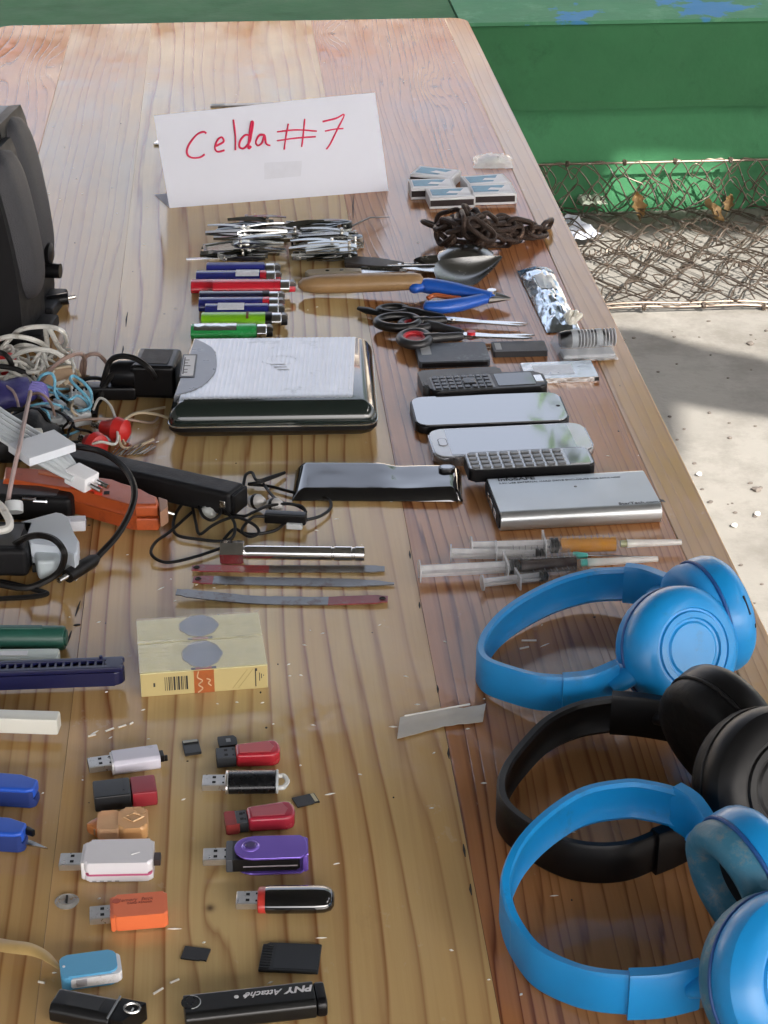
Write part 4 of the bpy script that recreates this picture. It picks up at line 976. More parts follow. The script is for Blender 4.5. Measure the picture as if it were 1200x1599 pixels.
# ------------------------------------------------------------------ portable media player
H = .036
FL, FR_ = at(266, 697, 0), at(590, 690, 0)
u_ = FR_-FL; a = math.atan2(u_.y, u_.x)-R(1.0); L = u_.length; back = at(440, 521, H); fr = (FL+FR_)/2; W = (back-fr).length*1.0
W = abs((back-fr).x*-math.sin(a)+(back-fr).y*math.cos(a))-.001
c_ = fr+Vector((-math.sin(a), math.cos(a), 0))*W/2
t = thing('media_player', 'closed portable media player with ribbed silver lid and black rim', 'media player', (c_.x, c_.y, 0), a)
def shear(out): return [(x+(.010*(y/W+.5)-.002) if x < 0 else x, y) for x, y in out]
b = MB()
prof = [(-.012, .003), (-.004, .008), (0, .013), (0, .0165)]
rings = [rrect(-L/2-i_, L/2+i_, -W/2-i_, W/2+i_, .012, 6) for i_, _ in prof]
vs_ = []; fs = []
def loft(prof, r0=.012, n=7):
    vs_ = []; fs = []; k = None
    for i_, z in prof:
        ring = shear(rrect(-L/2-i_, L/2+i_, -W/2-i_, W/2+i_, max(.003, r0+i_), n)); k = len(ring); vs_ += [(x, y, z) for x, y in ring]
    m = len(prof)
    for i in range(m-1):
        for j in range(k): fs.append((i*k+j, i*k+(j+1) % k, (i+1)*k+(j+1) % k, (i+1)*k+j))
    fs.append(tuple(range(k))[::-1]); fs.append(tuple((m-1)*k+j for j in range(k)))
    return MB().add(vs_, fs)
loft([(-.016, .0015), (-.012, .003), (-.004, .008), (0, .0125), (0, .0160)]).build('base', BLK, t, 30)
loft([(-.0004, .0162), (.0006, .0165), (.0006, .0178), (-.0004, .0181)]).build('trim_line', P('silver_trim', (.5, .52, .52), rough=.2, metal=.9), t, 30)
loft([(0, .0183), (0, .021), (-.0015, .0265), (-.005, .0315), (-.009, .0345), (-.012, .0357)]).build('lid', P('lid_rim', (.010, .016, .014), rough=.14, var=.2, vs=30, coat=.5), t, 60)
SILV = P('silver_lid', (.60, .61, .64), rough=.32, metal=.6, var=.06, vs=30, wear=((.40, .41, .42), .12, 25))
# corrugated panel wraps over the front shoulder
nr = 36
def panel(u2, v):
    x = -L*.5+.011+u2*(L-.029); y = -W/2+.0045+v*(W-.014)
    z = .0362 if v > .10 else .0362-.0075*((.10-v)/.10)**1.6
    ed = min(1, (1-u2)/.02)**.5
    return Vector((x+.006*(v-.5), y, z-.0007*(1-ed)))
b = MB(); ncol = nr*4
b.grid(ncol, 22, lambda u2, v: panel(u2, v)+Vector((0, 0, -.00035 if (int(round(u2*ncol)) % 4) == 0 else 0)), .002); b.build('ribbed_panel', SILV, t, 20)
# left latch plate
arc = [(-L/2+.0035, -W*.36)]+[(-L/2+.004+.034*math.sin(PI*q/12)**.55*(1 if q < 12 else 1), -W*.36+W*.80*q/12) for q in range(1, 12)]+[(-L/2+.0105, W*.45)]
arc = [(x+(.004 if y > W*.2 else 0), y) for x, y in arc]
b = MB(); b.poly(arc, .030, .0369, .0012, 3); b.build('latch_plate', P('grey_latch', (.19, .20, .225), rough=.28, metal=.3, var=.05), t, 40)
b = MB(); b.poly(rrect(-L/2+.006, -L/2+.0195, -W*.12, W*.20, .001), .0366, .0374, .0003, 1); b.build('label_frame', BLK, t)
b = MB(); b.poly(rrect(-L/2+.0075, -L/2+.018, -W*.10, W*.18, .0006), .0372, .0376); b.build('label', P('label_face', (.66, .67, .7), rough=.5), t)
for k, (y, w_, x) in enumerate(((-.06, .004, .0085), (-.02, .0035, .009), (.03, .006, .0085), (.07, .003, .009), (.11, .0045, .0085))):
    b = MB(); b.box(-L/2+x, -L/2+x+w_, W*y, W*y+.0011, .0376, .0378); b.build('label_bar', TXT, t)
b = MB(); b.box(-L/2+.0082, -L/2+.0092, -W*.08, W*.15, .0376, .0378); b.build('label_bar', TXT, t)
b = MB(); b.tube([(.004+.016*math.cos(2*PI*k/28), W*.12+.010*math.sin(2*PI*k/28), .0358) for k in range(28)], .0006, 6, closed=True); b.build('embossed_oval', SILV, t)
for k in range(3):
    b = MB(); b.box(-.004+k*.003, .009+k*.002, W*.12-.011-k*.006, W*.12-.007-k*.006, .0361, .0367, .0003, 1); b.build('embossed_bar', SILV, t)
# ------------------------------------------------------------------ heap of cables and adapters
def wc(label, pts, r=.0021, mat=WCAB, name='white_cable', cat='cable', grp=None): return cable(name, label, cat, pts, r, mat, grp)
wc('white cable making the highest wide loop against the speaker', [(-10, 560, .01), (18, 527, .030), (35, 514, .045), (70, 510, .05), (96, 516, .05), (104, 532, .03), (95, 546, .012), (86, 556, .003)], .0023)
wc('white cable arching low across the foot of the speaker', [(-30, 540, .01), (0, 529, .035), (22, 525, .040), (50, 530, .038), (72, 541, .02), (80, 560, .004)], .0024)
wc('white cable folded into a sharp upright hairpin', [(66, 566, .003), (74, 542, .018), (72, 514, .042), (78, 515, .042), (92, 541, .02), (108, 556, .004)], .0025)
wc('white cable in a broad flat arc behind the tan loop', [(10, 570, .004), (22, 556, .024), (48, 546, .036), (80, 548, .036), (104, 562, .026), (116, 582, .014), (113, 604, .003)], .0023)
wc('white cable in a tight ring near the left photo edge', [(-8, 560, .004), (4, 545, .02), (16, 540, .024), (20, 548, .022), (12, 557, .018), (-6, 554, .012)], .0016)
wc('white cable crossing in an X beneath the broad arc', [(30, 575, .008), (50, 566, .018), (66, 549, .026), (74, 570, .02), (86, 592, .008)], .0016)
wc('thin white cable zigzagging through the middle of the heap', [(26, 548, .015), (33, 572, .02), (52, 580, .02), (62, 560, .024), (72, 580, .018), (84, 602, .008), (100, 596, .004)], .0015)
wc('grey white cable hooking over by the black cable', [(60, 612, .004), (88, 600, .014), (108, 590, .016), (116, 572, .022), (104, 560, .022), (92, 566, .016), (84, 588, .004)], .0018)
rw = random.Random(3)
for k, lab in enumerate(('loose white cable coiled at the bottom of the heap beside the speaker', 'pale cable lying in a flat figure of eight in the heap', 'white cable half buried between the tan loop and the black cables', 'off white cable tail bundled in the depth of the heap')):
    pts = []; x, y = rw.uniform(0, 60), rw.uniform(555, 600)
    for i in range(16):
        pts.append((min(118, max(-25, x+34*math.cos(i*1.25+k)+rw.uniform(-14, 14))), min(622, max(538, y+17*math.sin(i*1.25+k*2)+rw.uniform(-7, 7))), .004+.018*rw.random()))
    wc(lab, pts, .0019)
wc('thick tan cable arching over the white ones', [(58, 606, .006), (72, 585, .03), (92, 566, .045), (112, 555, .05), (128, 553, .044), (133, 566, .026), (130, 592, .004)], .0020, BRCAB, 'tan_cable')
wc('brown grey cable with a jack plug arching towards the charger', [(126, 592, .004), (129, 565, .026), (139, 554, .036), (153, 553, .036), (163, 562, .026), (170, 572, .020)], .0019, BRCAB, 'tan_cable')
o = thing('jack_plug', 'grey jack plug standing against the black charger cable', 'plug', (0, 0, 0))
b = MB(); b.tube([at(168, 570, .021), at(178, 582, .014)], [.0035, .0045], 10); b.build('sleeve', P('grey_rubber', (.25, .23, .22), rough=.5), o)
b = MB(); b.tube([at(178, 582, .014), at(186, 590, .008)], .0030, 8); b.build('tip', P('dark_tip', (.05, .045, .05), rough=.4), o)
wc('tan cable curving flat behind the brown cardboard coil', [(100, 600, .02), (116, 590, .022), (128, 600, .012), (136, 620, .003)], .0018, TCAB, 'tan_cable')
o = thing('cardboard_coil', 'brown paper wrapped bundle in the middle of the cable heap', 'bundle', at(93, 612, 0), .3)
b = MB(); b.ball((0, 0, .012), .020, .016, .013, 12, .25, 60); b.build('wrap', P('brown_paper', (.40, .28, .18), rough=.8, var=.25, vs=40), o)
b = MB(); b.tube([(.0205*math.cos(a_*.4), .004*math.sin(a_*1.1), .012+.013*math.sin(a_*.4)) for a_ in range(16)], .0014, 6); b.build('string', TCAB, o)
# black cables on the left
def kc(label, pts, r=.0021, mat=RUB, name='black_cable'): return cable(name, label, 'cable', pts, r, mat)
kc('black cable hooking down at the left photo edge', [(-30, 560, .02), (0, 551, .036), (14, 560, .034), (20, 578, .02), (14, 600, .006)], .0026)
kc('black cable running straight across the white heap', [(-30, 572, .026), (10, 573, .026), (40, 582, .022), (62, 593, .014), (74, 612, .003)], .0025)
kc('thin black cable lying under the blue wires', [(10, 605, .008), (40, 600, .01), (70, 615, .008), (100, 625, .004), (120, 622, .004)], .0016)
o = thing('red_plug', 'red plug at the left photo edge among white cables', 'plug', at(2, 590, .0), .4)
b = MB(); b.lathe([(0, .0), (.010, .002), (.012, .012), (.009, .022), (0, .026)], 16, M=Matrix.Rotation(.5, 4, 'Y')); b.build('body', P('red_plastic', (.55, .02, .02), rough=.3), o)
b = MB(); b.tube([(0, 0, .02), (-.012, .004, .03)], .0018, 6); b.build('stub', RUB, o)
rw = random.Random(21)
for nm, mat_, r_, cnt, lab, (ax0, ax1, ay0, ay1) in (('white_cable', WCAB, .0013, 7, 'thin white wire tangled in the heap beside the near speaker', (-20, 112, 545, 618)), ('black_cable', RUB, .0012, 6, 'thin black wire tangled in the cable heap around the blue wires', (10, 160, 585, 690)),
        ('blue_wire', BLUCAB, .0011, 4, 'thin light blue wire lying loose among the grey connectors', (48, 148, 600, 680)), ('tan_cable', TCAB, .0012, 4, 'thin tan wire lost in the middle of the cable heap', (20, 140, 585, 660))):
    for k in range(cnt):
        pts = []; x, y = rw.uniform(ax0, ax1), rw.uniform(ay0, ay1); th_ = rw.uniform(0, 6)
        for i in range(9):
            th_ += rw.gauss(.55, .6); x += 26*math.cos(th_); y += 12*math.sin(th_); x = min(ax1, max(ax0, x)); y = min(ay1, max(ay0, y))
            pts.append((x, y, .003+.022*rw.random()*math.sin(PI*(i+.5)/9)))
        wc(lab, pts, r_, mat_, nm, 'cable', nm.replace('_', ' ')+'s tangled in the heap')
# charger
c0 = at(238, 628, 0)
t = thing('black_charger', 'black mains charger block with a round barrel, touching the media player', 'charger', c0, R(-8))
b = MB(); b.box(-.019, .022, 0, .046, .003, .035, .004, 3); b.build('block', BLK, t)
b = MB(); b.lathe([(0, -.018), (.010, -.017), (.013, -.010), (.0135, .006)], 20, M=Matrix.Translation((-.021, .012, .022))@Matrix.Rotation(PI/2, 4, 'Y')); b.build('barrel', BLK, t)
b = MB(); b.box(-.012, .015, .006, .04, .035, .0356, .0005, 1); b.build('top_label', BLKM, t)
kc('black charger cable in a high loop beside the charger block', [(243, 590, .03), (232, 574, .042), (212, 560, .048), (190, 556, .048), (173, 563, .040), (165, 582, .028), (160, 602, .014), (152, 628, .004), (148, 650, .003)], .0026)
kc('second black charger cable, lower and thicker, leaving the barrel', [(206, 579, .022), (190, 580, .026), (174, 587, .024), (163, 603, .014), (155, 625, .004), (143, 640, .003)], .0030)
kc('black cable in a low arch between the blue wires and the charger', [(118, 602, .004), (135, 592, .012), (155, 591, .012), (172, 600, .006), (188, 612, .003)], .0020)
o = thing('black_plug', 'black barrel plug with bright prongs in front of the charger', 'plug', at(185, 622, 0), R(-4))
b = MB(); b.box(-.030, .018, -.009, .009, .001, .014, .003); b.build('body', BLK, o)
for s in (-.004, .004):
    b = MB(); b.tube([(.018, s, .0085), (.034, s, .0085)], .0018, 8); b.build('prong', CHROME, o)
b = MB(); b.box(-.042, -.030, -.003, .003, .004, .011, .001); b.build('strain_relief', RUB, o)
# blue wires
wc('light blue wire looping twice over the grey connectors', [(52, 616, .006), (57, 600, .02), (66, 586, .032), (80, 583, .034), (86, 594, .03), (86, 612, .02), (95, 628, .012), (108, 640, .012), (128, 641, .016), (142, 634, .016), (136, 620, .022), (120, 604, .028), (110, 592, .03), (116, 587, .03), (132, 598, .026), (143, 614, .018), (141, 632, .008)], .0014, BLUCAB, 'blue_wire', 'wire')
wc('light blue wire in a low flat wave to the white ribbon lead', [(50, 612, .012), (62, 606, .022), (80, 605, .022), (96, 616, .02), (108, 624, .022), (122, 618, .022), (136, 628, .016), (140, 642, .012), (128, 648, .008), (104, 650, .006), (76, 660, .004)], .0013, BLUCAB, 'blue_wire', 'wire')
wc('light blue wire hooking round the navy pouch', [(58, 640, .014), (70, 640, .022), (77, 650, .018), (76, 664, .008), (66, 680, .003)], .0012, BLUCAB, 'blue_wire', 'wire')
# navy pouch
t = thing('navy_pouch', 'crumpled dark purple pouch at the left photo edge', 'pouch', at(18, 655, 0), .2)
b = MB(); b.ball((-.02, 0, .020), .045, .026, .020, 20, .35, 55); b.build('cloth', P('purple_cloth', (.035, .03, .15), rough=.5, var=.4, vs=40, bump=.5, bs=120), t, 60)
b = MB()
for k in range(4): b.tube(smooth([(.012+.003*k, .004*k-.006, .030), (.026+.002*k, .004*k-.004, .026), (.034, .006*k-.008, .010)], 4), .0022, 6)
b.build('drawstring', P('violet_cord', (.14, .12, .40), rough=.5), t)
wc('brown cable running down in front of the orange cutter', [(48, 612, .04), (42, 640, .05), (36, 670, .062), (30, 700, .066), (22, 735, .05), (15, 770, .036), (11, 800, .02), (16, 815, .006)], .0019, P('mauve_cable', (.30, .22, .21), rough=.5), 'brown_cable')
wc('thin brown wire arching over the grey ribbed connectors', [(46, 618, .03), (60, 614, .04), (74, 622, .038), (84, 640, .02), (88, 668, .006)], .0013, BRCAB, 'brown_cable')
wc('thin mauve wire falling over the navy pouch', [(-5, 588, .03), (6, 600, .036), (20, 610, .036), (27, 625, .030), (30, 640, .028)], .0013, P('mauve_cable', (.30, .22, .21)), 'brown_cable')
# grey ribbed connectors below the blue wires
GRYC = P('pale_grey_plastic', (.52, .55, .57), rough=.4, var=.08)
for lab, px, py, rz, ln in (('pale grey connector body under the blue wires', 75, 655, .5, .034), ('grey green connector just left of the black barrel plug', 128, 636, .1, .022), ('light blue grey connector beside the red clip', 108, 668, .35, .040)):
    o = thing('cable_connector', lab, 'connector', at(px, py, 0), rz)
    b = MB(); b.box(-ln/2, ln/2, -.007, .007, .002, .014, .002); b.build('body', GRYC, o)
    for k in range(5):
        b = MB(); b.box(-ln*.4+k*ln*.17, -ln*.4+k*ln*.17+ln*.09, -.0074, .0074, .0135, .0152, .0004, 1); b.build('rib', GRYC, o)
# white ribbon lead
t = thing('white_ribbon_lead', 'folded white flat lead bound with a paper band, ending in a metal plug', 'cable', (0, 0, 0))
pa = [(-30, 640, .060), (0, 662, .060), (45, 690, .056), (85, 714, .052), (120, 742, .045)]
for k in range(6):
    o_ = (k-2.5)
    pts = [at(x+o_*3.4, y-o_*6.2, z+.0015*math.cos(o_)) for x, y, z in pa]
    pts[-1] = at(118+o_*1.5, 742-o_*2.5, .046)
    b = MB(); b.tube(smooth(pts, 6), .0029, 8, flat=.8); b.build('strand', P('pale_lead', (.56, .60, .62), rough=.4, var=.06), t)
cA, cB = at(66, 699, .060), at(66, 699, .060)
d = (at(88, 714, .058)-at(44, 684, .060)); Lb = d.length; d.normalize(); s_ = d.cross(Vector((0, 0, 1))).normalized(); w_ = s_.cross(d)
Mb = Matrix((d, s_, w_)).transposed().to_4x4(); Mb.translation = cA
b = MB(); b.box(-.016, .016, -.0215, .0215, -.0036, .0036, .0008, M=Mb); b.build('paper_band', P('band_paper', (.60, .63, .68), rough=.7, var=.04), t)
d2 = (at(147, 758, .042)-at(108, 738, .046)).normalized(); s2_ = d2.cross(Vector((0, 0, 1))).normalized(); w2_ = s2_.cross(d2)
Mb = Matrix((d2, s2_, w2_)).transposed().to_4x4(); Mb.translation = at(128, 745, .044)
b = MB(); b.box(-.011, .011, -.0085, .0085, -.007, .006, .0015, M=Mb); b.build('plug_housing', WHT, t)
for s in (-.004, .004):
    b = MB(); b.tube([Mb@Vector((.011, s, 0)), Mb@Vector((.024, s, 0))], .0020, 8); b.build('pin', CHROME, t)
# red clips
REDC = P('red_clip', (.50, .022, .02), rough=.38, var=.15, vs=80)
for lab, p0, p1 in (('larger red plastic clip beside the tan wires', (160, 668), (200, 676)), ('smaller red plastic clip in front of the larger one', (137, 690), (158, 700))):
    a0, a1 = at(*p0, .010), at(*p1, .010); d = a1-a0; L = d.length
    o = thing('red_clip', lab, 'clip', (a0.x, a0.y, 0), math.atan2(d.y, d.x))
    T = Matrix.Translation((0, 0, .011))@Matrix.Rotation(PI/2, 4, 'Y')
    b = MB(); b.lathe([(.0, -.002), (.006, 0), (.0075, L*.3), (.0115, L*.55), (.010, L*.9), (.004, L*1.05), (0, L*1.06)], 14, M=T); b.build('sleeve', REDC, o)
    b = MB(); b.poly([(L*.05, 0), (L*.3, .016), (L*.55, .006), (L*.5, 0)], .006, .013, .001); b.build('wing', REDC, o)
    b = MB(); b.tube([(-.010, 0, .011), (0, 0, .011)], .0028, 8); b.build('metal_jaw', NICKEL, o)
wc('tan wire looping beside the red clips towards the player', [(262, 652, .010), (240, 646, .016), (215, 645, .020), (196, 655, .020), (187, 672, .014), (188, 692, .006), (198, 700, .002), (222, 694, .002), (240, 686, .002)], .0013, TCAB, 'tan_wire', 'wire')
wc('tan wire with a knot, ending at the corner of the player', [(258, 636, .010), (225, 642, .014), (205, 648, .016), (192, 662, .014), (190, 680, .008), (196, 694, .003)], .0012, TCAB, 'tan_wire', 'wire')
wc('tan wire passing over the red clips to the grey connector', [(108, 662, .016), (125, 656, .018), (160, 654, .020), (200, 655, .018), (236, 660, .008), (247, 652, .008)], .0012, P('mauve_wire', (.28, .20, .16)), 'tan_wire', 'wire')
wc('pale thin wire bridging the two red clips', [(122, 692, .004), (140, 694, .014), (158, 690, .018), (182, 692, .012), (182, 660, .016), (172, 632, .020), (156, 622, .02), (146, 640, .008)], .0012, WCAB, 'tan_wire', 'wire')
# bare wire ends between clips and black bar
t = thing('wire_bundle', 'fan of stripped wire ends lying above the long black bar', 'wires', (0, 0, 0))
for k in range(11):
    b = MB(); x = 172+k*5.2; b.tube([at(x, 712-k*.3, .001), at(x+14+k*.6, 694+(k % 3)*3, .003)], .0006, 5); b.build('strand', DKST if k % 3 else NICKEL, t)
# black bar
def along(pa_, pb_, z):
    a, b_ = at(*pa_, z), at(*pb_, z); d = b_-a; return (a+b_)/2, math.atan2(d.y, d.x), d.length
m_, a, L = along((104, 712), (372, 772), .020)
t = thing('long_black_bar', 'long black square bar lying behind the orange cutter', 'bar', (m_.x, m_.y, 0), a)
b = MB(); b.box(-L/2, L/2, -.0125, .0125, .004, .0255, .004, 3); b.build('bar', BLKM, t)
b = MB(); b.box(L/2-.0005, L/2+.003, -.011, .011, .006, .024, .002); b.build('end_cap', BLK, t)
b = MB(); b.box(L*.44, L*.47, -.0128, -.0118, .012, .018, .0003, 1); b.build('catch', NICKEL, t)
# orange cutter
ORG = P('orange_plastic', (.40, .075, .018), rough=.40, var=.12, vs=40, wear=((.26, .05, .015), .2, 40)); ORG2 = P('red_slider', (.62, .045, .02), rough=.35)
z = .026
out = [at(x, y, z) for x, y in ((8, 727), (70, 731), (112, 741), (150, 743), (172, 751), (200, 755), (215, 766), (246, 774), (249, 784), (246, 789), (212, 789), (205, 785), (160, 775), (118, 763), (60, 752), (4, 749))]
cc = sum(out, Vector())/len(out)
t = thing('orange_cutter', 'worn orange cutter tool with a red slider across the cable heap', 'cutter', (cc.x, cc.y, 0))
ol = [(p.x-cc.x, p.y-cc.y) for p in out]
b = MB(); b.poly(ol, .003, .0142, .002, 2); b.build('lower_shell', ORG, t, 40)
b = MB(); b.poly([(x*.997, y*.99) for x, y in ol], .0146, z, .003, 3); b.build('upper_shell', ORG, t, 40)
def lc(x, y, zz): p = at(x, y, zz); return Vector((p.x-cc.x, p.y-cc.y, zz))
b = MB(); q = [lc(x, y, z) for x, y in ((109, 754), (150, 761), (152, 769), (111, 761))]; b.poly([(p.x, p.y) for p in q], z-.001, z+.003, .0008); b.build('slider_bar', ORG2, t)
b = MB(); q = [lc(x, y, z) for x, y in ((147, 756), (160, 760), (160, 774), (147, 771))]; b.poly([(p.x, p.y) for p in q], z-.001, z+.005, .001); b.build('slider_grip', ORG2, t)
b = MB(); q = lc(167, 770, z); b.box(q.x-.0022, q.x+.0022, q.y-.0025, q.y+.0025, z-.001, z+.0006); b.build('rivet_hole', HOLE, t)
b = MB(); q = [lc(x, y, z) for x, y in ((60, 735), (102, 744), (102, 748), (60, 740))]; b.poly([(p.x, p.y) for p in q], z, z+.0006, .0002, 1); b.build('scraped_ridge', P('pale_orange', (.55, .16, .06), rough=.5), t)
b = MB(); b.tube([lc(246, 796, .016), lc(272, 803, .010)], [.0022, .0012], 8); b.build('metal_tip', NICKEL, t)
b = MB(); q = [lc(x, y, .024) for x, y in ((247, 775), (262, 780), (262, 792), (250, 800))]; b.poly([(p.x, p.y) for p in q], .010, .024, .001); b.build('nose', P('orange_grey', (.30, .16, .10), rough=.5), t)
o = thing('white_stub', 'short pale plastic peg standing behind the orange cutter', 'peg', at(60, 742, 0))
b = MB(); b.box(-.006, .006, -.004, .004, .0, .042, .001); b.build('peg', P('ivory', (.58, .57, .50), rough=.4), o)
b = MB(); b.box(-.0065, .0065, -.0045, .0045, .036, .040, .0005, 1); b.build('collar', P('ivory', (.58, .57, .50)), o)
o = thing('dark_bundle', 'dark tangled lump of black leads under the white ribbon lead', 'bundle', at(20, 712, 0), .2)
b = MB(); b.ball((0, 0, .018), .040, .028, .020, 16, .3, 50); b.build('mass', BLKM, o, 60)
b = MB(); b.tube(smooth([(.035*math.cos(i*.7), .022*math.sin(i*.7), .022+.012*math.sin(i*1.3)) for i in range(18)], 3), .0022, 6); b.build('lead', RUB, o)
# adapters lower left
def adapter(label, px, py, rz, sx, sy, h):
    o = thing('black_adapter', label, 'adapter', at(px, py, 0), rz)
    b = MB(); b.box(-sx/2, sx/2, -sy/2, sy/2, .0005, h, .004, 3); b.build('block', BLKM, o)
    b = MB(); b.box(-sx*.35, sx*.35, -sy*.35, sy*.35, h, h+.0004, .0001, 1); b.build('rating_label', P('label_dark', (.04, .04, .042), rough=.4), o)
    return o
adapter('black adapter block at the left photo edge under the orange cutter', 40, 800, -.15, .085, .035, .022)
adapter('black adapter block left of the white adapter, nearest the camera', -4, 878, -.1, .058, .05, .024)
t = thing('white_nut', 'white round plug socket on the black adapter', 'socket', at(22, 800, .024), 0)
b = MB(); b.lathe([(.0, .002), (.0045, .002), (.0045, .0085), (.0068, .0085), (.0074, .006), (.0074, 0), (0, 0)], 18, M=Matrix.Rotation(-.7, 4, 'X')@Matrix.Rotation(.0, 4, 'Y')); b.build('ring', GRYC, t)
b = MB(); b.lathe([(0, .003), (.0043, .003), (.0043, .004), (0, .0041)], 14, M=Matrix.Rotation(-.7, 4, 'X')); b.build('bore', HOLE, t)
wc('thick white cable bending round at the left photo edge above the black adapter', [(-40, 770, .03), (-5, 785, .034), (10, 803, .034), (16, 818, .032), (8, 827, .030), (-30, 830, .028)], .0032)
for k, (x, y, rz) in enumerate(((45, 779, -.2), (62, 783, -.15))):
    o = thing('metal_pin', ('bright metal pin under the cutter, left one of two', 'bright metal pin under the cutter, right one of two')[k], 'pin', at(x, y, .0235), rz)
    b = MB(); b.tube([(-.005, 0, 0), (.005, 0, 0)], .0011, 8); b.build('shank', CHROME, o)
    b = MB(); b.tube([(.005, 0, 0), (.0065, 0, 0)], .0017, 8); b.build('head', CHROME, o)
z = .024
out = [at(x, y, z) for x, y in ((32, 814), (88, 799), (98, 801), (110, 808), (106, 817), (124, 844), (122, 862), (116, 868), (100, 858), (92, 852), (48, 850))]
cc = sum(out, Vector())/len(out)
t = thing('white_adapter', 'pale grey white angular power adapter with a black cable across it', 'adapter', (cc.x, cc.y, 0))
ol = [(p.x-cc.x, p.y-cc.y) for p in out]
PA = P('pale_adapter', (.52, .57, .63), rough=.35, var=.04)
b = MB(); b.poly(ol, .0125, z, .0016, 3); b.build('upper_shell', PA, t, 35)
b = MB(); b.poly([(x*.98, y*.97) for x, y in ol], .001, .012, .001); b.build('lower_shell', P('pale_adapter_side', (.42, .45, .48), rough=.35), t, 35)
q = [(at(x, y, .018)-cc) for x, y in ((50, 850), (92, 852), (94, 866), (86, 876), (58, 876))]
b = MB(); b.poly([(p.x, p.y) for p in q], .001, .0178, .003, 3); b.build('front_block', P('pale_block', (.46, .52, .55), rough=.3), t)
q0 = at(72, 886, .004)-cc
b = MB(); b.box(q0.x-.010, q0.x+.010, q0.y-.004, q0.y+.001, .002, .008, .0004, 1); b.build('slot', HOLE, t)
q0 = at(108, 797, .03)-cc
b = MB(); b.box(q0.x-.006, q0.x+.012, q0.y-.002, q0.y+.009, .012, .021, .001, M=None); b.build('clear_tab', film('tab_film', (.85, .87, .92), .45, .15), t)
kc('black cable sweeping in a great arc down to the silver barrel plug', [(60, 706, .03), (95, 696, .045), (125, 698, .05), (160, 706, .048), (190, 726, .044), (207, 752, .040), (210, 778, .034), (200, 808, .026), (182, 838, .016), (160, 862, .010), (149, 874, .008)], .0027)
o = thing('barrel_plug', 'black barrel plug with a silver tip, lying in front of the white adapter', 'plug', (0, 0, 0))
b = MB(); b.tube([at(152, 871, .008), at(145, 876, .008), at(128, 886, .008), at(106, 900, .008)], [.0030, .0052, .0056, .0054], 14); b.build('sleeve', RUB, o)
b = MB(); b.tube([at(106, 899, .009), at(92, 907, .009)], .0022, 12); b.build('metal_tip', NICKEL, o)
kc('black cable curling over the white adapter', [(20, 852, .020), (40, 840, .034), (62, 836, .036), (84, 842, .036), (98, 856, .034), (101, 872, .026), (92, 893, .012), (70, 908, .006), (40, 918, .005), (0, 912, .005), (-30, 904, .005)], .0026)
kc('thin black cable pair ending in a point below the black adapter', [(-30, 908, .005), (0, 908, .005), (30, 914, .004), (56, 921, .003), (74, 927, .003), (50, 932, .003), (0, 935, .003), (-30, 936, .003)], .0020)
# earphones
t = thing('black_earphones', 'tangled black earphones with white grey buds and an inline remote', 'earphones', (0, 0, 0))
EP = RUB
ear = [[(292, 778, .003), (276, 800, .004), (271, 822, .003), (278, 836, .003), (310, 842, .003), (345, 845, .004), (364, 838, .006), (366, 815, .010), (345, 792, .008), (330, 785, .004)],
       [(345, 856, .003), (310, 868, .003), (268, 878, .003), (246, 874, .004), (236, 862, .006), (244, 846, .006), (266, 830, .004), (300, 800, .004)],
       [(380, 762, .004), (384, 742, .008), (394, 738, .008), (402, 750, .008), (425, 744, .006), (445, 738, .003), (410, 752, .006), (388, 756, .004), (420, 759, .003), (455, 768, .003), (490, 774, .003), (514, 780, .003), (516, 794, .003), (500, 806, .004), (478, 812, .006)],
       [(412, 756, .004), (424, 772, .006), (438, 784, .010), (470, 790, .010), (478, 800, .008)],
       [(300, 786, .004), (306, 815, .005), (312, 834, .003), (330, 822, .006), (350, 812, .009), (372, 808, .012), (398, 820, .010), (404, 832, .006), (390, 838, .005), (378, 828, .008), (392, 810, .010), (405, 806, .010), (420, 808, .008)],
       [(335, 786, .004), (352, 800, .008), (380, 806, .01), (396, 800, .012), (420, 790, .012), (455, 787, .010), (476, 796, .008)],
       [(310, 790, .008), (318, 806, .008), (332, 812, .008), (345, 800, .010), (338, 788, .010)],
       [(350, 842, .003), (366, 826, .005), (380, 832, .004), (400, 834, .003), (430, 828, .003), (446, 816, .004), (452, 812, .006)]]
for pts in ear:
    b = MB(); b.tube(smooth([at(*p) for p in pts], 6), .0013, 7); b.build('cord', EP, t)
m_, a, L = along((414, 806), (479, 810), .008)
b = MB(); b.box(-L/2, L/2, -.0045, .0045, -.0045, .0045, .0015, M=Matrix.Translation((m_.x, m_.y, .008))@Matrix.Rotation(a, 4, 'Z')); b.build('inline_remote', BLK, t)
m_, a, L = along((448, 821), (473, 822), .003)
b = MB(); b.box(-L/2, L/2, -.003, .003, -.002, .003, .0008, M=Matrix.Translation((m_.x, m_.y, .003))@Matrix.Rotation(a, 4, 'Z')); b.build('pale_clip', GRYC, t)
GB = P('bud_grey', (.42, .41, .40), rough=.3)
for (x, y) in ((400, 783), (428, 789)):
    b = MB(); c = at(x, y, .008); b.lathe([(0, -.006), (.005, -.005), (.0062, 0), (.0058, .004), (.003, .008), (0, .009)], 14, M=Matrix.Translation(c)@Matrix.Rotation(1.2, 4, 'Y')@Matrix.Rotation(.6, 4, 'X')); b.build('earbud', GB, t)
    b = MB(); b.lathe([(.0063, -.001), (.0066, .0005), (.0063, .002)], 14, M=Matrix.Translation(c)@Matrix.Rotation(1.2, 4, 'Y')@Matrix.Rotation(.6, 4, 'X')); b.build('bud_ring', BLK, t)
o = thing('glass_bead', 'clear rounded ear tip lying inside the earphone tangle', 'ear tip', at(326, 808, 0))
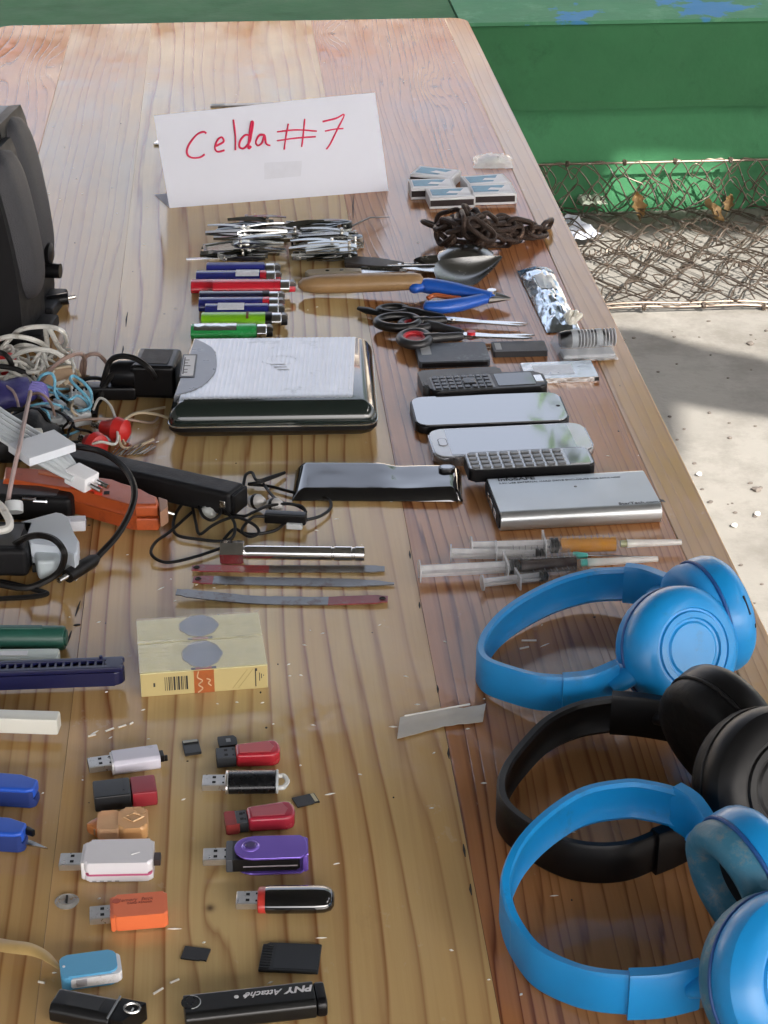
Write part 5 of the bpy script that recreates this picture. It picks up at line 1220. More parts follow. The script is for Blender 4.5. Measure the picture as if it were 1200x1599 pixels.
b = MB(); b.lathe([(0, .0), (.006, .001), (.0075, .005), (.005, .009), (.002, .010), (.002, .006), (0, .005)], 18); b.build('tip', film('bead', (.85, .88, .88), .5, .05), o)

# ------------------------------------------------------------------ socket wrench and saw blades
p, a, L = axis((345, 861), (570, 864), .010)
t = thing('socket_wrench', 'chrome tubular socket wrench with a square head', 'wrench', p, a)
T = Matrix.Translation((0, 0, .0095))@Matrix.Rotation(PI/2, 4, 'Y')
b = MB(); b.lathe([(.0, -L/2+.004), (.0062, -L/2+.004), (.0062, -L/2), (.0092, -L/2), (.0095, -L/2+.001), (.0095, -L/2+.016), (.0088, -L/2+.018), (.006, -L/2+.018), (0, -L/2+.018)], 6, M=T@Matrix.Rotation(.26, 4, 'Z')); b.build('socket_head', CHROME, t, 25)
b = MB(); b.lathe([(.0048, -L/2+.018), (.0056, -L/2+.020), (.0056, L*.27), (.0050, L*.275), (.0050, L*.285), (.0058, L*.29), (.0058, L*.41), (.0052, L*.415), (.0052, L*.43), (.0058, L*.435), (.0058, L*.497), (.0045, L*.5), (.0035, L*.5), (0, L*.49)], 18, M=T); b.build('shaft', CHROME, t, 25)
SAW = P('saw_blade_steel', (.20, .20, .20), rough=.3, metal=.9, var=.35, vs=35, wear=((.12, .09, .08), .3, 60)); REDB = P('red_blade_paint', (.25, .03, .033), rough=.35, var=.4, vs=60, wear=((.2, .12, .11), .25, 70))
def saw(label, p0, p1, w, bow, red_end, red_len, hole_end, tip=None):
    P_, a, L = axis(p0, p1, .002)
    t = thing('saw_blade', label, 'saw blade', P_, a, 'hacksaw blades below the socket wrench')
    n = 40
    def strip(q0, q1, mat, nm):
        b = MB(); m = max(4, int(n*(q1-q0)))
        def f(u_, v):
            q = q0+(q1-q0)*u_; ww = w*(1 if .03 < q < .97 else .75)
            if tip and q > .78: ww *= max(.12, 1-(q-.78)*3.2)
            y = (v-.5)*ww+(((int(q*240) % 2)*.0006) if v > .9 else 0)
            return Vector(((q-.5)*L, y+bow*math.sin(PI*q)*.5, .0016+abs(bow)*.9*(1-math.sin(PI*q))*(.8 if q < .5 else .3)))
        b.grid(m, 3, f, .0008); b.build(nm, mat, t)
    if red_end == 0: strip(0, red_len, REDB, 'painted_end'); strip(red_len, 1, SAW, 'blade')
    else: strip(0, 1-red_len, SAW, 'blade'); strip(1-red_len, 1, REDB, 'painted_end')
    x = -L*.475 if hole_end == 0 else L*.475
    zz = .0017+abs(bow)*.9*(.95*(.8 if hole_end == 0 else .3))
    b = MB(); b.lathe([(.0, zz+.0003), (.0017, zz+.0003), (.0021, zz+.0006), (.0025, zz+.0002)], 14, M=Matrix.Translation((x, 0, 0))); b.build('eyelet', HOLE, t)
saw('saw blade with a long red painted end and its eyelet at the left', (300, 888), (601, 888), .0105, .002, 0, .40, 0)
saw('grey saw blade with a ground down pointed right end', (302, 906), (616, 911), .0120, .002, 0, .10, 0, True)
saw('curved grey saw blade with its red eyelet at the right end', (276, 931), (606, 937), .0115, -.006, 1, .28, 1)

# ------------------------------------------------------------------ cigarette packs
CARD = P('cream_card', (.66, .60, .30), rough=.3, var=.05, coat=.4); GLD = P('gold_card', (.50, .41, .19), rough=.35, var=.06, coat=.3)
CRB = P('crest_blue', (.15, .21, .36), rough=.3, var=.2, vs=120); CRO = P('crest_orange', (.40, .11, .03), rough=.35, var=.25, vs=200); FILM = film('pack_film', (.97, .97, .95), clear=.78, rough=.05, bs=90, bump=.5)
H = .0185
pA, pB = at(221, 1089, 0), at(419, 1074, 0); u_ = pB-pA; a = math.atan2(u_.y, u_.x); L = u_.length
n_ = Vector((-math.sin(a), math.cos(a), 0)); Wt = (at(308, 962, H)-(pA+pB)/2).dot(n_)
W1 = Wt*.54; 
def pack(label, off, W, front):
    c = (pA+pB)/2+n_*(off+W/2)
    t = thing('cigarette_pack', label, 'cigarette pack', c, a, 'cream cigarette packs')
    b = MB(); b.box(-L/2, L/2, -W/2, W/2, 0, H, .0007, 2); b.build('carton', CARD, t)
    x0, r_ = -L*.0, L*.155
    def crest(s): return [(x0+(r_*(1+.022*math.cos(9*q)+.03*math.cos(4*q)))*math.cos(q), s+(W*.45)*(1+.02*math.cos(9*q+1))*math.sin(q)) for q in [2*PI*k/60 for k in range(60)]]
    cy = W*.08 if not front else W*.02
    b = MB(); b.poly(crest(cy), H-.0002, H+.00022); b.build('crest', CRB, t)
    b = MB(); b.tube([(x_, y_, H+.0002) for x_, y_ in crest(cy)], .0004, 4, closed=True); b.build('crest_rim', P('crest_rim', (.30, .30, .28), rough=.3), t)
    b = MB(); b.box(x0-r_*.42, x0+r_*.42, -W/2+.0006, -W/2+.0035, H, H+.0003); b.build('ribbon', P('crest_ribbon', (.28, .03, .05), rough=.4), t)
    for s in (-1, 1):
        b = MB(); b.box(x0+s*r_*.52-.0016, x0+s*r_*.52+.0016, -W/2+.0006, -W/2+.0032, H, H+.0003); b.build('ribbon_end', P('ribbon_navy', (.03, .03, .08), rough=.4), t)
    if front:
        y = -W/2
        b = MB(); b.box(-L/2+.0004, L/2-.0004, y-.0002, y+.001, .0004, H-.0006); b.build('side_print', GLD, t)
        b = MB(); b.box(x0-r_*.52, x0+r_*.50, y-.0004, y+.001, .0003, H-.0004); b.build('side_crest', CRO, t)
        b = MB(); b.tube(smooth([(x0-r_*.28, y-.0005, H*.95), (x0-r_*.34, y-.0005, H*.7), (x0-r_*.1, y-.0005, H*.55), (x0-r_*.3, y-.0005, H*.38), (x0-r_*.1, y-.0005, H*.22), (x0-r_*.34, y-.0005, H*.05)], 5), .0005, 5); b.build('scroll', P('scroll_cream', (.6, .42, .25), rough=.4), t)
        b = MB(); b.tube(smooth([(x0+r_*.12, y-.0005, H*.62), (x0+r_*.3, y-.0005, H*.55), (x0+r_*.2, y-.0005, H*.42), (x0+r_*.34, y-.0005, H*.3)], 5), .0005, 5); b.build('scroll', P('scroll_cream', (.6, .42, .25)), t)
        xx = -L*.31; rb = random.Random(4)
        while xx < -L*.125:
            w_ = rb.choice((.0004, .0007, .0012)); b = MB(); b.box(xx, xx+w_, y-.0004, y+.0005, H*.22, H*.80); b.build('bar_code_line', TXT, t); xx += w_+rb.choice((.0005, .0009))
        b = MB(); b.box(-L*.40, -L*.385, y-.0004, y+.0005, H*.42, H*.58); b.build('printed_mark', TXT, t)
        b = MB(); b.box(L*.40, L*.408, y-.0004, y+.0005, H*.12, H*.85); b.box(L*.40, L*.418, y-.0004, y+.0005, H*.78, H*.90); b.build('printed_stem', TXT, t)
        b = MB()
        for k in range(3): b.box(L*.432+k*.0014, L*.438+k*.0014, y-.0004, y+.0005, H*(.35+.1*k), H*(.70-.05*k))
        b.build('printed_emblem', TXT, t)
        b = MB()
        for q in (0, .004): b.tube([(L*.22+q, y-.0003, H*.10), (L*.34+q, y-.0003, H*.88)], .00018, 4)
        b.build('printed_rule', P('rule', (.35, .28, .10), rough=.4), t)
    def wrap(u2, v):
        x = (u2-.5)*(L+.0006); y = (v-.5)*(W+.0004); e = noise.noise(Vector((u2*8, v*30, 5 if front else 1)))*.0006+noise.noise(Vector((u2*30, v*4, 2)))*.0003
        return Vector((x, y, H+.0010+e+(.0011*abs(math.sin(v*24+u2*2)) if (u2 < .24 and front) else 0)+(.0009*abs(math.sin(v*60+u2*3))*max(0, min(1, (v-.70)*6)) if front else .0006*abs(math.sin(u2*90+v*9))*max(0, min(1, (u2-.88)*9)))))
    b = MB(); b.grid(60, 60, wrap); b.build('cellophane', FILM, t, 60)
    return t
pack('cream cigarette pack in cellophane with bar code side, nearest the camera', 0, W1-.0004, True)
pack('cream cigarette pack in cellophane behind the one with the bar code', W1+.0004, Wt-W1-.0006, False)

# ------------------------------------------------------------------ left edge tools
m_, a, L = along((-70, 996), (102, 996), .009)
t = thing('green_tube', 'dark green round tube entering from the left photo edge', 'tube', (m_.x, m_.y, 0), a)
DG = P('dark_green_plastic', (.012, .075, .055), rough=.4, var=.15, vs=60)
T = Matrix.Translation((0, 0, .009))@Matrix.Rotation(PI/2, 4, 'Y')
b = MB(); b.lathe([(0, -L/2), (.0088, -L/2), (.0088, L/2-.0016), (.008, L/2), (0, L/2)], 24, M=T); b.build('barrel', DG, t)
b = MB(); b.box(-L/2, L*.3, -.0025, .0025, .0172, .0184, .0006); b.build('ridge', DG, t)
b = MB(); b.lathe([(0, L/2), (.006, L/2), (.006, L/2+.0012), (0, L/2+.0016)], 18, M=T); b.build('end_plug', DG, t)
m_, a, L = along((-70, 1022), (92, 1020), .012)
t = thing('plastic_bar', 'flat white plastic bar between the green tube and the navy one', 'handle', (m_.x, m_.y, 0), a)
b = MB(); b.box(-L/2, L/2, -.008, .008, .002, .012, .002); b.build('grip', P('mint_white', (.60, .66, .62), rough=.4, var=.05), t)
b = MB(); b.box(-L*.4, L*.2, -.003, .003, .012, .0125, .0002, 1); b.build('groove_plate', WHT, t)
m_, a, L = along((-70, 1044), (194, 1034), .020)
t = thing('plastic_bar', 'navy blue plastic bar with a row of square recesses', 'handle', (m_.x, m_.y, 0), a)
NV = P('navy_plastic', (.007, .009, .050), rough=.3, var=.12, vs=60)
w_ = .0078
b = MB(); b.poly(rrect(-L/2, L/2, -w_, w_, .0070, 8), .006, .0165, .0012, 2); b.build('base', NV, t)
b = MB(); b.poly(rrect(-L/2, L/2, w_*.45, w_, .002, 3), .0168, .0205, .0008); b.build('side_rail', NV, t)
b = MB(); b.poly(rrect(-L/2, L/2, -w_, -w_*.42, .002, 3), .0168, .0205, .0008); b.build('side_rail', NV, t)
for k in range(18):
    x = -L/2+.008+k*(L-.022)/17
    b = MB(); b.box(x-.0009, x+.0009, -w_*.40, w_*.43, .0168, .0200, .0004, 1); b.build('cross_rib', NV, t)
b = MB(); b.poly(rrect(L/2-.013, L/2-.0006, -w_*.9, w_*.9, .006, 6), .0165, .0206, .001); b.build('end_pad', NV, t)
b = MB(); b.cyl((L/2-.016, w_*.7, .0205), (L/2-.016, w_*.7, .0225), .0012, n=8); b.build('nib', NV, t)
m_, a, L = along((-70, 1112), (92, 1117), .018)
t = thing('white_stick', 'milky white square stick raised off the table at the left photo edge', 'stick', (m_.x, m_.y, 0), a)
b = MB(); b.box(-L/2, L/2, -.006, .006, .006, .018, .0015); b.build('stick', P('milky_white', (.66, .66, .60), rough=.3, var=.05), t)
b = MB(); b.box(-L/2, -L*.3, -.007, .007, .0005, .0058, .001); b.build('support', WHT, t)
BLP = P('bright_blue_plastic', (.014, .085, .50), rough=.33, var=.1, vs=50); DBP = P('deep_blue_grip', (.010, .03, .16), rough=.5, var=.1)
for k, (lab, p0, p1, z) in enumerate((('bright blue tool end with a dark blue belly, without a blade', (-70, 1214), (58, 1222), .015), ('bright blue cutter with a bare silver blade tip', (-70, 1284), (40, 1290), .015))):
    m_, a, L = along(p0, p1, z)
    t = thing('blue_cutter', lab, 'cutter', (m_.x, m_.y, 0), a)
    x1 = L/2
    b = MB(); b.poly([(-L/2, -.009), (x1-.004, -.0085), (x1, -.006), (x1, .004), (x1-.012, .0088), (-L/2, .010)], .0072, .0150, .0018, 3); b.build('upper_shell', BLP, t)
    b = MB(); b.poly([(-L/2, -.0085), (x1-.003, -.0085), (x1+.0005, -.006), (x1+.0005, .003), (x1-.014, .0075), (-L/2, .008)], .0006, .0070, .0015, 2); b.build('lower_shell', DBP, t)
    b = MB(); b.poly([(x1-.026, -.0092), (x1-.003, -.0090), (x1-.0005, -.0068), (x1-.004, -.0065), (x1-.018, -.0072)], .004, .0128, .001); b.build('side_grip', DBP, t)
    if k:
        b = MB(); b.poly([(x1, -.005), (x1+.006, -.006), (x1+.015, -.0075), (x1+.004, -.001), (x1, 0)], .0042, .0052); b.build('blade', STEEL, t)
        b = MB(); b.poly([(x1-.002, .000), (x1+.005, -.003), (x1+.006, .000), (x1, .004)], .009, .013, .0008); b.build('release_lever', BLK, t)
# paper strip, stain
c_, a, L, W = rect((632, 1119), (752, 1098), (748, 1130), (627, 1153), .001)
t = thing('foil_strip', 'creased translucent paper strip between the saw blades and the black headphones', 'paper', c_, a)
b = MB(); b.grid(16, 6, lambda u2, v: Vector(((u2-.5)*L+.004*(v-.5)+(.005*v if u2 > .93 else 0)-(.006*(1-v) if u2 < .05 else 0), (v-.5)*W*(1-.25*u2)+.002*math.sin(u2*4), .0012+.0022*abs(noise.noise(Vector((u2*5, v*3, 2))))+.004*max(0, u2-.92)*10*v*.6)), .0003); b.build('strip', P('waxed_paper', (.50, .47, .42), rough=.45, var=.12, vs=60), t)
b = MB(); b.tube([Vector(((u2-.5)*L*.85, W*.36, .004)) for u2 in (0, .3, .6, 1)], .0007, 5); b.build('fold_ridge', P('waxed_light', (.6, .58, .54), rough=.4), t)
o = thing('clear_disc', 'small clear plastic disc with a dark notch left of the orange stick', 'disc', at(105, 1409, 0))
b = MB(); b.lathe([(0, 0), (.0068, 0), (.0072, .001), (.005, .0022), (.0035, .0016), (0, .0016)], 22); b.build('disc', film('disc_film', (.8, .82, .82), .7, .08, bump=.1), o)
b = MB(); b.box(-.0006, .0006, -.003, .003, .0016, .003); b.build('notch', HOLE, o)
# ------------------------------------------------------------------ memory sticks
RX = Matrix(((0, 0, 1, 0), (1, 0, 0, 0), (0, 1, 0, 0), (0, 0, 0, 1)))     # outline in YZ carried along X
USBM = P('usb_shell', (.60, .58, .55), rough=.28, metal=.9, var=.2, vs=90, wear=((.25, .22, .2), .12, 120))
def usb_plug(t, x0, x1, zc, w=.012, h=.0045, mat=None, holes=True):
    b = MB(); b.box(x0, x1, -w/2, w/2, zc-h/2, zc+h/2, .0004, 1); p = b.build('plug', mat or USBM, t)
    if holes:
        for s in (-1, 1):
            b = MB(); q = x0+(x1-x0)*.5; b.box(q-.0011, q+.0011, s*.0027-.0011, s*.0027+.0011, zc+h/2-.0002, zc+h/2+.00015); b.build('plug_hole', HOLE, p)
            b = MB(); q = x1-.0016; b.box(q-.0006, q+.0006, s*.0033-.0008, s*.0033+.0008, zc+h/2-.0002, zc+h/2+.00015); b.build('plug_hole', HOLE, p)
    b = MB(); b.box(x0-.0001, x0+.0004, -w/2+.0008, w/2-.0008, zc-h/2+.0007, zc+h/2-.0007); b.build('plug_mouth', HOLE, p)
    return p
def stick(label, p1, p2, z, rz_add=0):
    p, a, L = axis(p1, p2, z)
    return thing('memory_stick', label, 'memory stick', p, a+rz_add), L
def oct_(w, h, c): return [(w/2, c), (w/2, h-c), (w/2-c, h), (-w/2+c, h), (-w/2, h-c), (-w/2, c), (-w/2+c, 0), (w/2-c, 0)]
# 1 slim white
t, L = stick('slim white memory stick with a lilac sheen and a small black end clip', (138, 1191), (258, 1174), .008)
x = -L/2; usb_plug(t, x, x+.0155, .0058)
b = MB(); b.poly(oct_(.0175, .0105, .0022), x+.0155, L/2-.004, .0008, 2, M=RX); b.build('body', P('lilac_white', (.60, .59, .68), rough=.28, var=.04, coat=.2), t)
b = MB(); b.poly(oct_(.0165, .0095, .002), x+.0145, x+.0155, M=RX); b.build('collar', WHT, t)
b = MB(); b.box(L/2-.004, L/2-.001, -.004, .003, .003, .008, .0006); b.box(L/2-.002, L/2+.0012, -.0035, -.0022, .003, .0072, .0004); b.build('end_clip', BLK, t)
# 2 black and red
t, L = stick('black and dark red capped memory stick in a plain block shape', (146, 1235), (244, 1224), .010)
b = MB(); b.box(-L/2, L*.09, -.0098, .0098, .0003, .0112, .0012); b.build('cap', P('slate_cap', (.014, .016, .019), rough=.38), t)
b = MB(); b.box(L*.09+.0003, L/2, -.0098, .0098, .0003, .0112, .0014); b.build('body', P('dark_red_body', (.27, .018, .03), rough=.4), t)
b = MB(); b.box(-L*.04, -L*.01, -.0046, -.0038, .0111, .0114); b.build('cap_slot', HOLE, t)
b = MB(); b.box(-L*.02, -L*.015, -.0097, .0097, .0110, .0114); b.build('cap_line', BLK, t)
# 3 clear orange
t, L = stick('see through pale orange memory stick with an embossed logo', (133, 1284), (231, 1279), .009)
ORC = film('orange_clear', (.95, .62, .36), clear=.40, rough=.15, bs=60, bump=.1); ORS = P('peach_plastic', (.72, .40, .17), rough=.28, trans=.15, var=.08)
b = MB(); b.poly(rrect(-L/2+.0075, L*.06, -.0098, .0098, .002), .001, .0100, .0015); b.build('clear_cap', ORC, t)
b = MB(); b.poly([(x_, y_) for x_, y_ in ((-L/2, 0), (-L/2+.009, .0085), (-L/2+.009, -.0085))], .001, .0085, .002); b.build('cap_nose', P('orange_nose', (.66, .25, .08), rough=.25, trans=.2), t)
b = MB(); b.poly(rrect(L*.03, L/2, -.0112, .0112, .0042), .0004, .0108, .002, 3); b.build('body', ORS, t)
usb_plug(t, -L*.36, L*.03, .0052, mat=P('amber_plug', (.30, .17, .09), rough=.4), holes=False)
b = MB(); b.tube([(L*.28+dx, dy, .0110) for dx, dy in ((-.006, 0), (0, .0045), (.006, 0), (0, -.0045))], .0006, 5, closed=True); b.build('embossed_logo', P('peach_light', (.85, .58, .33), rough=.25), t)
for s in (-1, 1):
    b = MB(); b.box(-L*.38, L*.03, s*.0098-.0006, s*.0098+.0006, .0006, .0022, .0004, 1); b.build('edge_rib', P('orange_nose', (.66, .25, .08)), t)
# 4 big white with red line
t, L = stick('large white memory stick with a pink line along its side and a black tail', (93, 1337), (251, 1334), .011)
x = -L/2; usb_plug(t, x, x+.0150, .0068)
b = MB(); b.poly(rrect(x+.0135, x+.021, -.0098, .0098, .001), .0010, .0128, .001); b.build('collar', WHT, t)
b = MB(); b.poly(rrect(x+.0155, L/2-.004, -.0118, .0118, .003), .0060, .0140, .0022, 3); b.build('upper_shell', P('white_gloss', (.70, .69, .73), rough=.22, var=.04, coat=.3), t)
b = MB(); b.poly(rrect(x+.0160, L/2-.0045, -.0120, .0120, .003), .0047, .0060); b.build('pink_line', P('pink_line', (.52, .10, .22), rough=.4), t)
b = MB(); b.poly(rrect(x+.0155, L/2-.004, -.0118, .0118, .003), .0004, .0047, .0012, 2); b.build('lower_shell', P('white_gloss', (.70, .69, .73)), t)
b = MB(); b.box(L/2-.0045, L/2, -.0035, .0045, .005, .0095, .0006); b.build('tail', P('dark_brown_tail', (.03, .02, .02), rough=.4), t)
for k in range(4):
    b = MB(); b.box(x+.020+k*.0045, x+.0225+k*.0045, -.0121, -.0117, .0006, .0014); b.build('vent_slot', LBLGR, t)
b = MB(); b.tube([(L*.22, -.004, .0141), (L*.30, -.0015, .0141)], .0003, 4); b.build('scratch', P('scratch', (.85, .84, .85), rough=.3), t)
# 5 orange
t, L = stick('bright orange card reader stick with faint printing', (140, 1423), (262, 1413), .009)
x = -L/2; usb_plug(t, x, x+.0145, .0058)
ORB = P('bright_orange', (.72, .16, .055), rough=.35, var=.05, coat=.15)
b = MB(); b.poly(rrect(x+.0135, L/2, -.0103, .0103, .0022), .0012, .0112, .0014, 3); b.build('body', ORB, t)
b = MB(); b.poly(rrect(x+.0118, x+.0150, -.0100, .0095, .001), .0008, .0104, .0008); b.build('collar', ORB, t)
b = MB(); b.cyl((x+.0155, .0045, .0108), (x+.0155, .0045, .0114), .0022, n=14); b.build('thumb_notch', P('orange_notch', (.42, .07, .03), rough=.5), t)
OT = P('orange_print', (.30, .055, .025), rough=.5)
text('Memory  Stick', .0036, (-L*.16, .0035, .0113), OT, t, shear=.2, sx=1.0); text('CARD READER', .0022, (-L*.02, .0008, .0113), OT, t, sx=1.0)
# 6 pale blue with white
t, L = stick('light blue and white swivel memory stick tied to a yellowed strap', (94, 1513), (189, 1500), .009)
LB_ = P('sky_blue_plastic', (.10, .36, .60), rough=.38, var=.05)
b = MB(); b.poly(rrect(-L/2+.003, L/2, -.0092, .0092, .003), .0018, .0078, .001); b.build('body', WHT, t)
b = MB(); b.poly(rrect(-L/2, L/2-.0022, -.0085, .0100, .0042), .0082, .0098, .0007, 2); b.build('top_plate', LB_, t)
b = MB(); b.poly(rrect(-L/2, L/2-.0022, -.0085, .0100, .0042), .0002, .0016, .0006, 2); b.build('bottom_plate', LB_, t)
b = MB(); b.poly(rrect(-L/2, -L/2+.007, -.0095, .0098, .0034), .0002, .0096, .001, 2); b.build('end_bow', LB_, t)
b = MB(); b.box(-L/2+.008, -L*.08, -.0097, -.0086, .0026, .0074, .0005); b.build('plug_side', P('silver_plug_side', (.5, .5, .55), rough=.35, metal=.4), t)
b = MB(); b.cyl((-L/2+.0022, .0005, .0097), (-L/2+.0022, .0005, .0101), .0008, n=10); b.build('lanyard_hole', WHT, t)
t2 = thing('lanyard', 'yellowed translucent strap leading off the left photo edge to the light blue stick', 'strap', (0, 0, 0))
pts = smooth([at(-60, 1466, .004), at(-20, 1472, .006), at(15, 1478, .008), at(45, 1482, .007), at(66, 1490, .006), at(80, 1500, .006), at(93, 1512, .006)], 5)
b = MB(); b.tube(pts, [.0055-.0008*max(0, (i-14)/3) for i in range(len(pts))], 8, flat=.35); b.build('strap', P('yellowed_strap', (.58, .40, .16), rough=.4, trans=.25, var=.2, vs=60), t2)
# 7 black angular
t, L = stick('black angular memory stick with a slanted key ring end', (86, 1558), (220, 1584), .011)
b = MB(); b.poly(oct_(.0185, .0125, .003), -L/2, L*.20, .0012, 2, M=RX); b.build('cap', P('black_cap', (.006, .0065, .0075), rough=.35), t)
b = MB(); b.box(L*.18, L*.205, -.0094, .0094, .0118, .0130, .0004, 1); b.build('silver_seam', P('grey_seam', (.20, .21, .22), rough=.3, metal=.5), t)
b = MB(); b.poly([(L*.20+.0003, -.0090), (L*.36, -.0090), (L*.50, .0075), (L*.50, .0088), (L*.20+.0003, .0090)], .0006, .0120, .0018, 2); b.build('body', BLK, t)
b = MB(); b.tube([(L*.385+.0042*math.cos(2*PI*k/20), .0022+.0038*math.sin(2*PI*k/20), .0122) for k in range(20)], .0008, 6, closed=True); b.build('ring_eyelet', NICKEL, t)
b = MB(); b.cyl((L*.385, .0022, .0118), (L*.385, .0022, .01215), .0034, n=16); b.build('ring_hole', HOLE, t)
b = MB(); b.box(L*.39, L*.41, -.0012, .0022, .0120, .0126); b.build('ring_tab', GRYC, t)
b = MB(); b.box(-L*.34, L*.05, -.0052, .0050, .0125, .0127); b.build('raised_panel', P('panel_black', (.011, .0115, .0125), rough=.45), t)
# 8 red with slate plug and a chip beside it
t, L = stick('red rounded memory stick with a slate plug, in the upper right of the sticks', (338, 1176), (438, 1168), .009)
SLP = P('slate_plug', (.03, .034, .04), rough=.4); RDB = P('glossy_red', (.42, .02, .035), rough=.24, var=.08, coat=.3)
usb_plug(t, -L/2, -L*.20, .0052, w=.0125, h=.0075, mat=SLP)
b = MB(); b.poly([(-L*.20, -.0070), (L*.36, -.0088), (L*.46, -.0070), (L*.5, -.002), (L*.5, .003), (L*.46, .0075), (L*.36, .0088), (-L*.20, .0072)], .0006, .0108, .0026, 3); b.build('body', RDB, t, 60)
b = MB(); b.poly([(-L*.14, -.0048), (L*.33, -.0062), (L*.40, 0), (L*.33, .0062), (-L*.14, .0050)], .0106, .0111, .0004, 1); b.build('pale_red_top', P('pale_red', (.46, .07, .075), rough=.4), t)
t2 = thing('card_reader_chip', 'small black card standing behind the red stick with the slate plug', 'memory card', at(356, 1163, 0), R(6))
b = MB(); b.poly([(-.0062, -.006), (.0062, -.006), (.0062, .003), (.0045, .006), (-.0062, .006)], .0004, .0035, .0006); b.build('card', P('card_black', (.013, .0135, .015), rough=.45), t2)
b = MB(); b.box(-.001, .002, -.002, .002, .0035, .0037); b.build('printed_patch', LBLGR, t2)
# 9 black round
t, L = stick('black cylindrical memory stick with silver collar and clear loop end', (316, 1215), (446, 1213), .010)
x = -L/2; usb_plug(t, x, x+.0150, .0064)
ovl = [(.0100*math.cos(2*PI*k/22), .0066+.0064*math.sin(2*PI*k/22)) for k in range(22)]
b = MB(); b.poly(ovl, x+.0148, x+.0166, .0004, 1, M=RX); b.build('silver_collar', USBM, t)
b = MB(); b.poly([(y*.985, .0066+(z_-.0066)*.985) for y, z_ in ovl], x+.0168, L/2-.0062, .0003, 1, M=RX); b.build('body', P('satin_black', (.005, .0055, .007), rough=.26, var=.2, vs=60), t, 60)
b = MB(); b.poly(ovl, L/2-.0060, L/2-.0046, .0004, 1, M=RX); b.build('end_collar', GRYC, t)
b = MB(); b.tube(smooth([(L/2-.0046, .0065, .0062), (L/2-.001, .0062, .0064), (L/2+.0012, 0, .0066), (L/2-.001, -.0060, .0064), (L/2-.0046, -.0065, .0062)], 5), .0016, 8); b.build('clear_loop', film('clear_loop', (.86, .88, .88), .45, .08, bump=0), t)
# 10 second red, clear red cap
t, L = stick('red rounded memory stick with a clear red tip, beside the purple one', (351, 1277), (461, 1265), .009)
b = MB(); b.poly(rrect(-L/2, -L*.30, -.0075, .0072, .001), .0012, .0085, .0008); b.build('clear_tip', P('clear_red', (.42, .06, .06), rough=.2, trans=.35), t)
usb_plug(t, -L*.345, -L*.18, .0050, w=.0135, h=.0076, mat=SLP)
b = MB(); b.poly([(-L*.18, -.0072), (L*.36, -.0092), (L*.46, -.0075), (L*.5, -.002), (L*.5, .003), (L*.46, .0080), (L*.36, .0092), (-L*.18, .0072)], .0006, .0110, .0028, 3); b.build('body', P('rose_red', (.36, .02, .045), rough=.24, coat=.3), t, 60)
b = MB(); b.poly([(-L*.12, -.0048), (L*.33, -.0064), (L*.40, 0), (L*.33, .0066), (-L*.12, .0050)], .0108, .0113, .0004, 1); b.build('pale_red_top', P('pale_rose', (.38, .06, .08), rough=.4), t)
# 11 purple swivel
t, L = stick('black swivel memory stick in a glossy purple clip', (317, 1329), (480, 1324), .011)
x = -L/2; usb_plug(t, x, x+.0150, .0066)
b = MB(); b.poly(rrect(x+.0138, L/2-.0045, -.0096, .0096, .002), .0022, .0108, .001, 2); b.build('body', P('black_body', (.005, .005, .006), rough=.3), t)
b = MB(); b.box(x+.0138, x+.018, -.0098, .0098, .0018, .0112, .0008); b.build('collar', P('slate_collar', (.06, .065, .075), rough=.4), t)
PUR = P('purple_metal', (.22, .13, .60), rough=.2, metal=.45, var=.05, coat=.4)
out = [(x+.030+.0112*math.cos(R(a_)), .0112*math.sin(R(a_))) for a_ in range(90, 271, 12)]+[(L/2-.004, -.0112), (L/2-.001, -.008), (L/2, -.003), (L/2, .003), (L/2-.001, .008), (L/2-.004, .0112)]
b = MB(); b.poly(out, .0112, .0128, .0007, 2); b.build('clip_top', PUR, t)
b = MB(); b.poly(out, .0003, .0016, .0005, 1); b.build('clip_bottom', PUR, t)
b = MB(); b.poly(rrect(L/2-.0032, L/2+.0006, -.0095, .0095, .0016), .0006, .0124, .0012, 2); b.build('clip_bend', PUR, t)
b = MB(); b.lathe([(0, .0133), (.0036, .0133), (.0044, .0136), (.0052, .0132), (.0056, .0126), (.0056, .0120)], 24, M=Matrix.Translation((x+.0285, .001, 0))); b.build('pivot_ring', PUR, t)
b = MB(); b.lathe([(0, .0142), (.0026, .0142), (.0033, .0136), (.0034, .0130)], 20, M=Matrix.Translation((x+.0285, .001, 0))); b.build('pivot_button', P('dark_purple', (.05, .03, .13), rough=.25), t)
b = MB(); b.tube([(x+.024, -.0098, .0058), (L/2-.006, -.0098, .0058)], .0005, 5); b.build('side_groove', P('pale_groove', (.22, .19, .2), rough=.4), t)
# 12 black with red collar
t, L = stick('glossy black torpedo shaped memory stick with a red collar', (369, 1398), (523, 1397), .010)
x = -L/2; usb_plug(t, x, x+.0135, .0064)
b = MB(); b.poly([(.0098*math.cos(2*PI*k/22), .0065+.0062*math.sin(2*PI*k/22)) for k in range(22)], x+.0125, x+.0195, .0012, 2, M=RX); b.build('red_collar', P('red_collar', (.48, .04, .03), rough=.3), t)
prof = [(0, x+.017), (.95, x+.017), (1, x+.019), (1, L/2-.012), (.95, L/2-.006), (.80, L/2-.0022), (.5, L/2-.0004), (0, L/2)]
b = MB(); b.lathe(prof, 26, M=Matrix.Translation((0, 0, .0067))@Matrix.Diagonal((1, .0103, .0066, 1))@Matrix.Rotation(PI/2, 4, 'Y')); b.build('body', BLKG, t, 60)
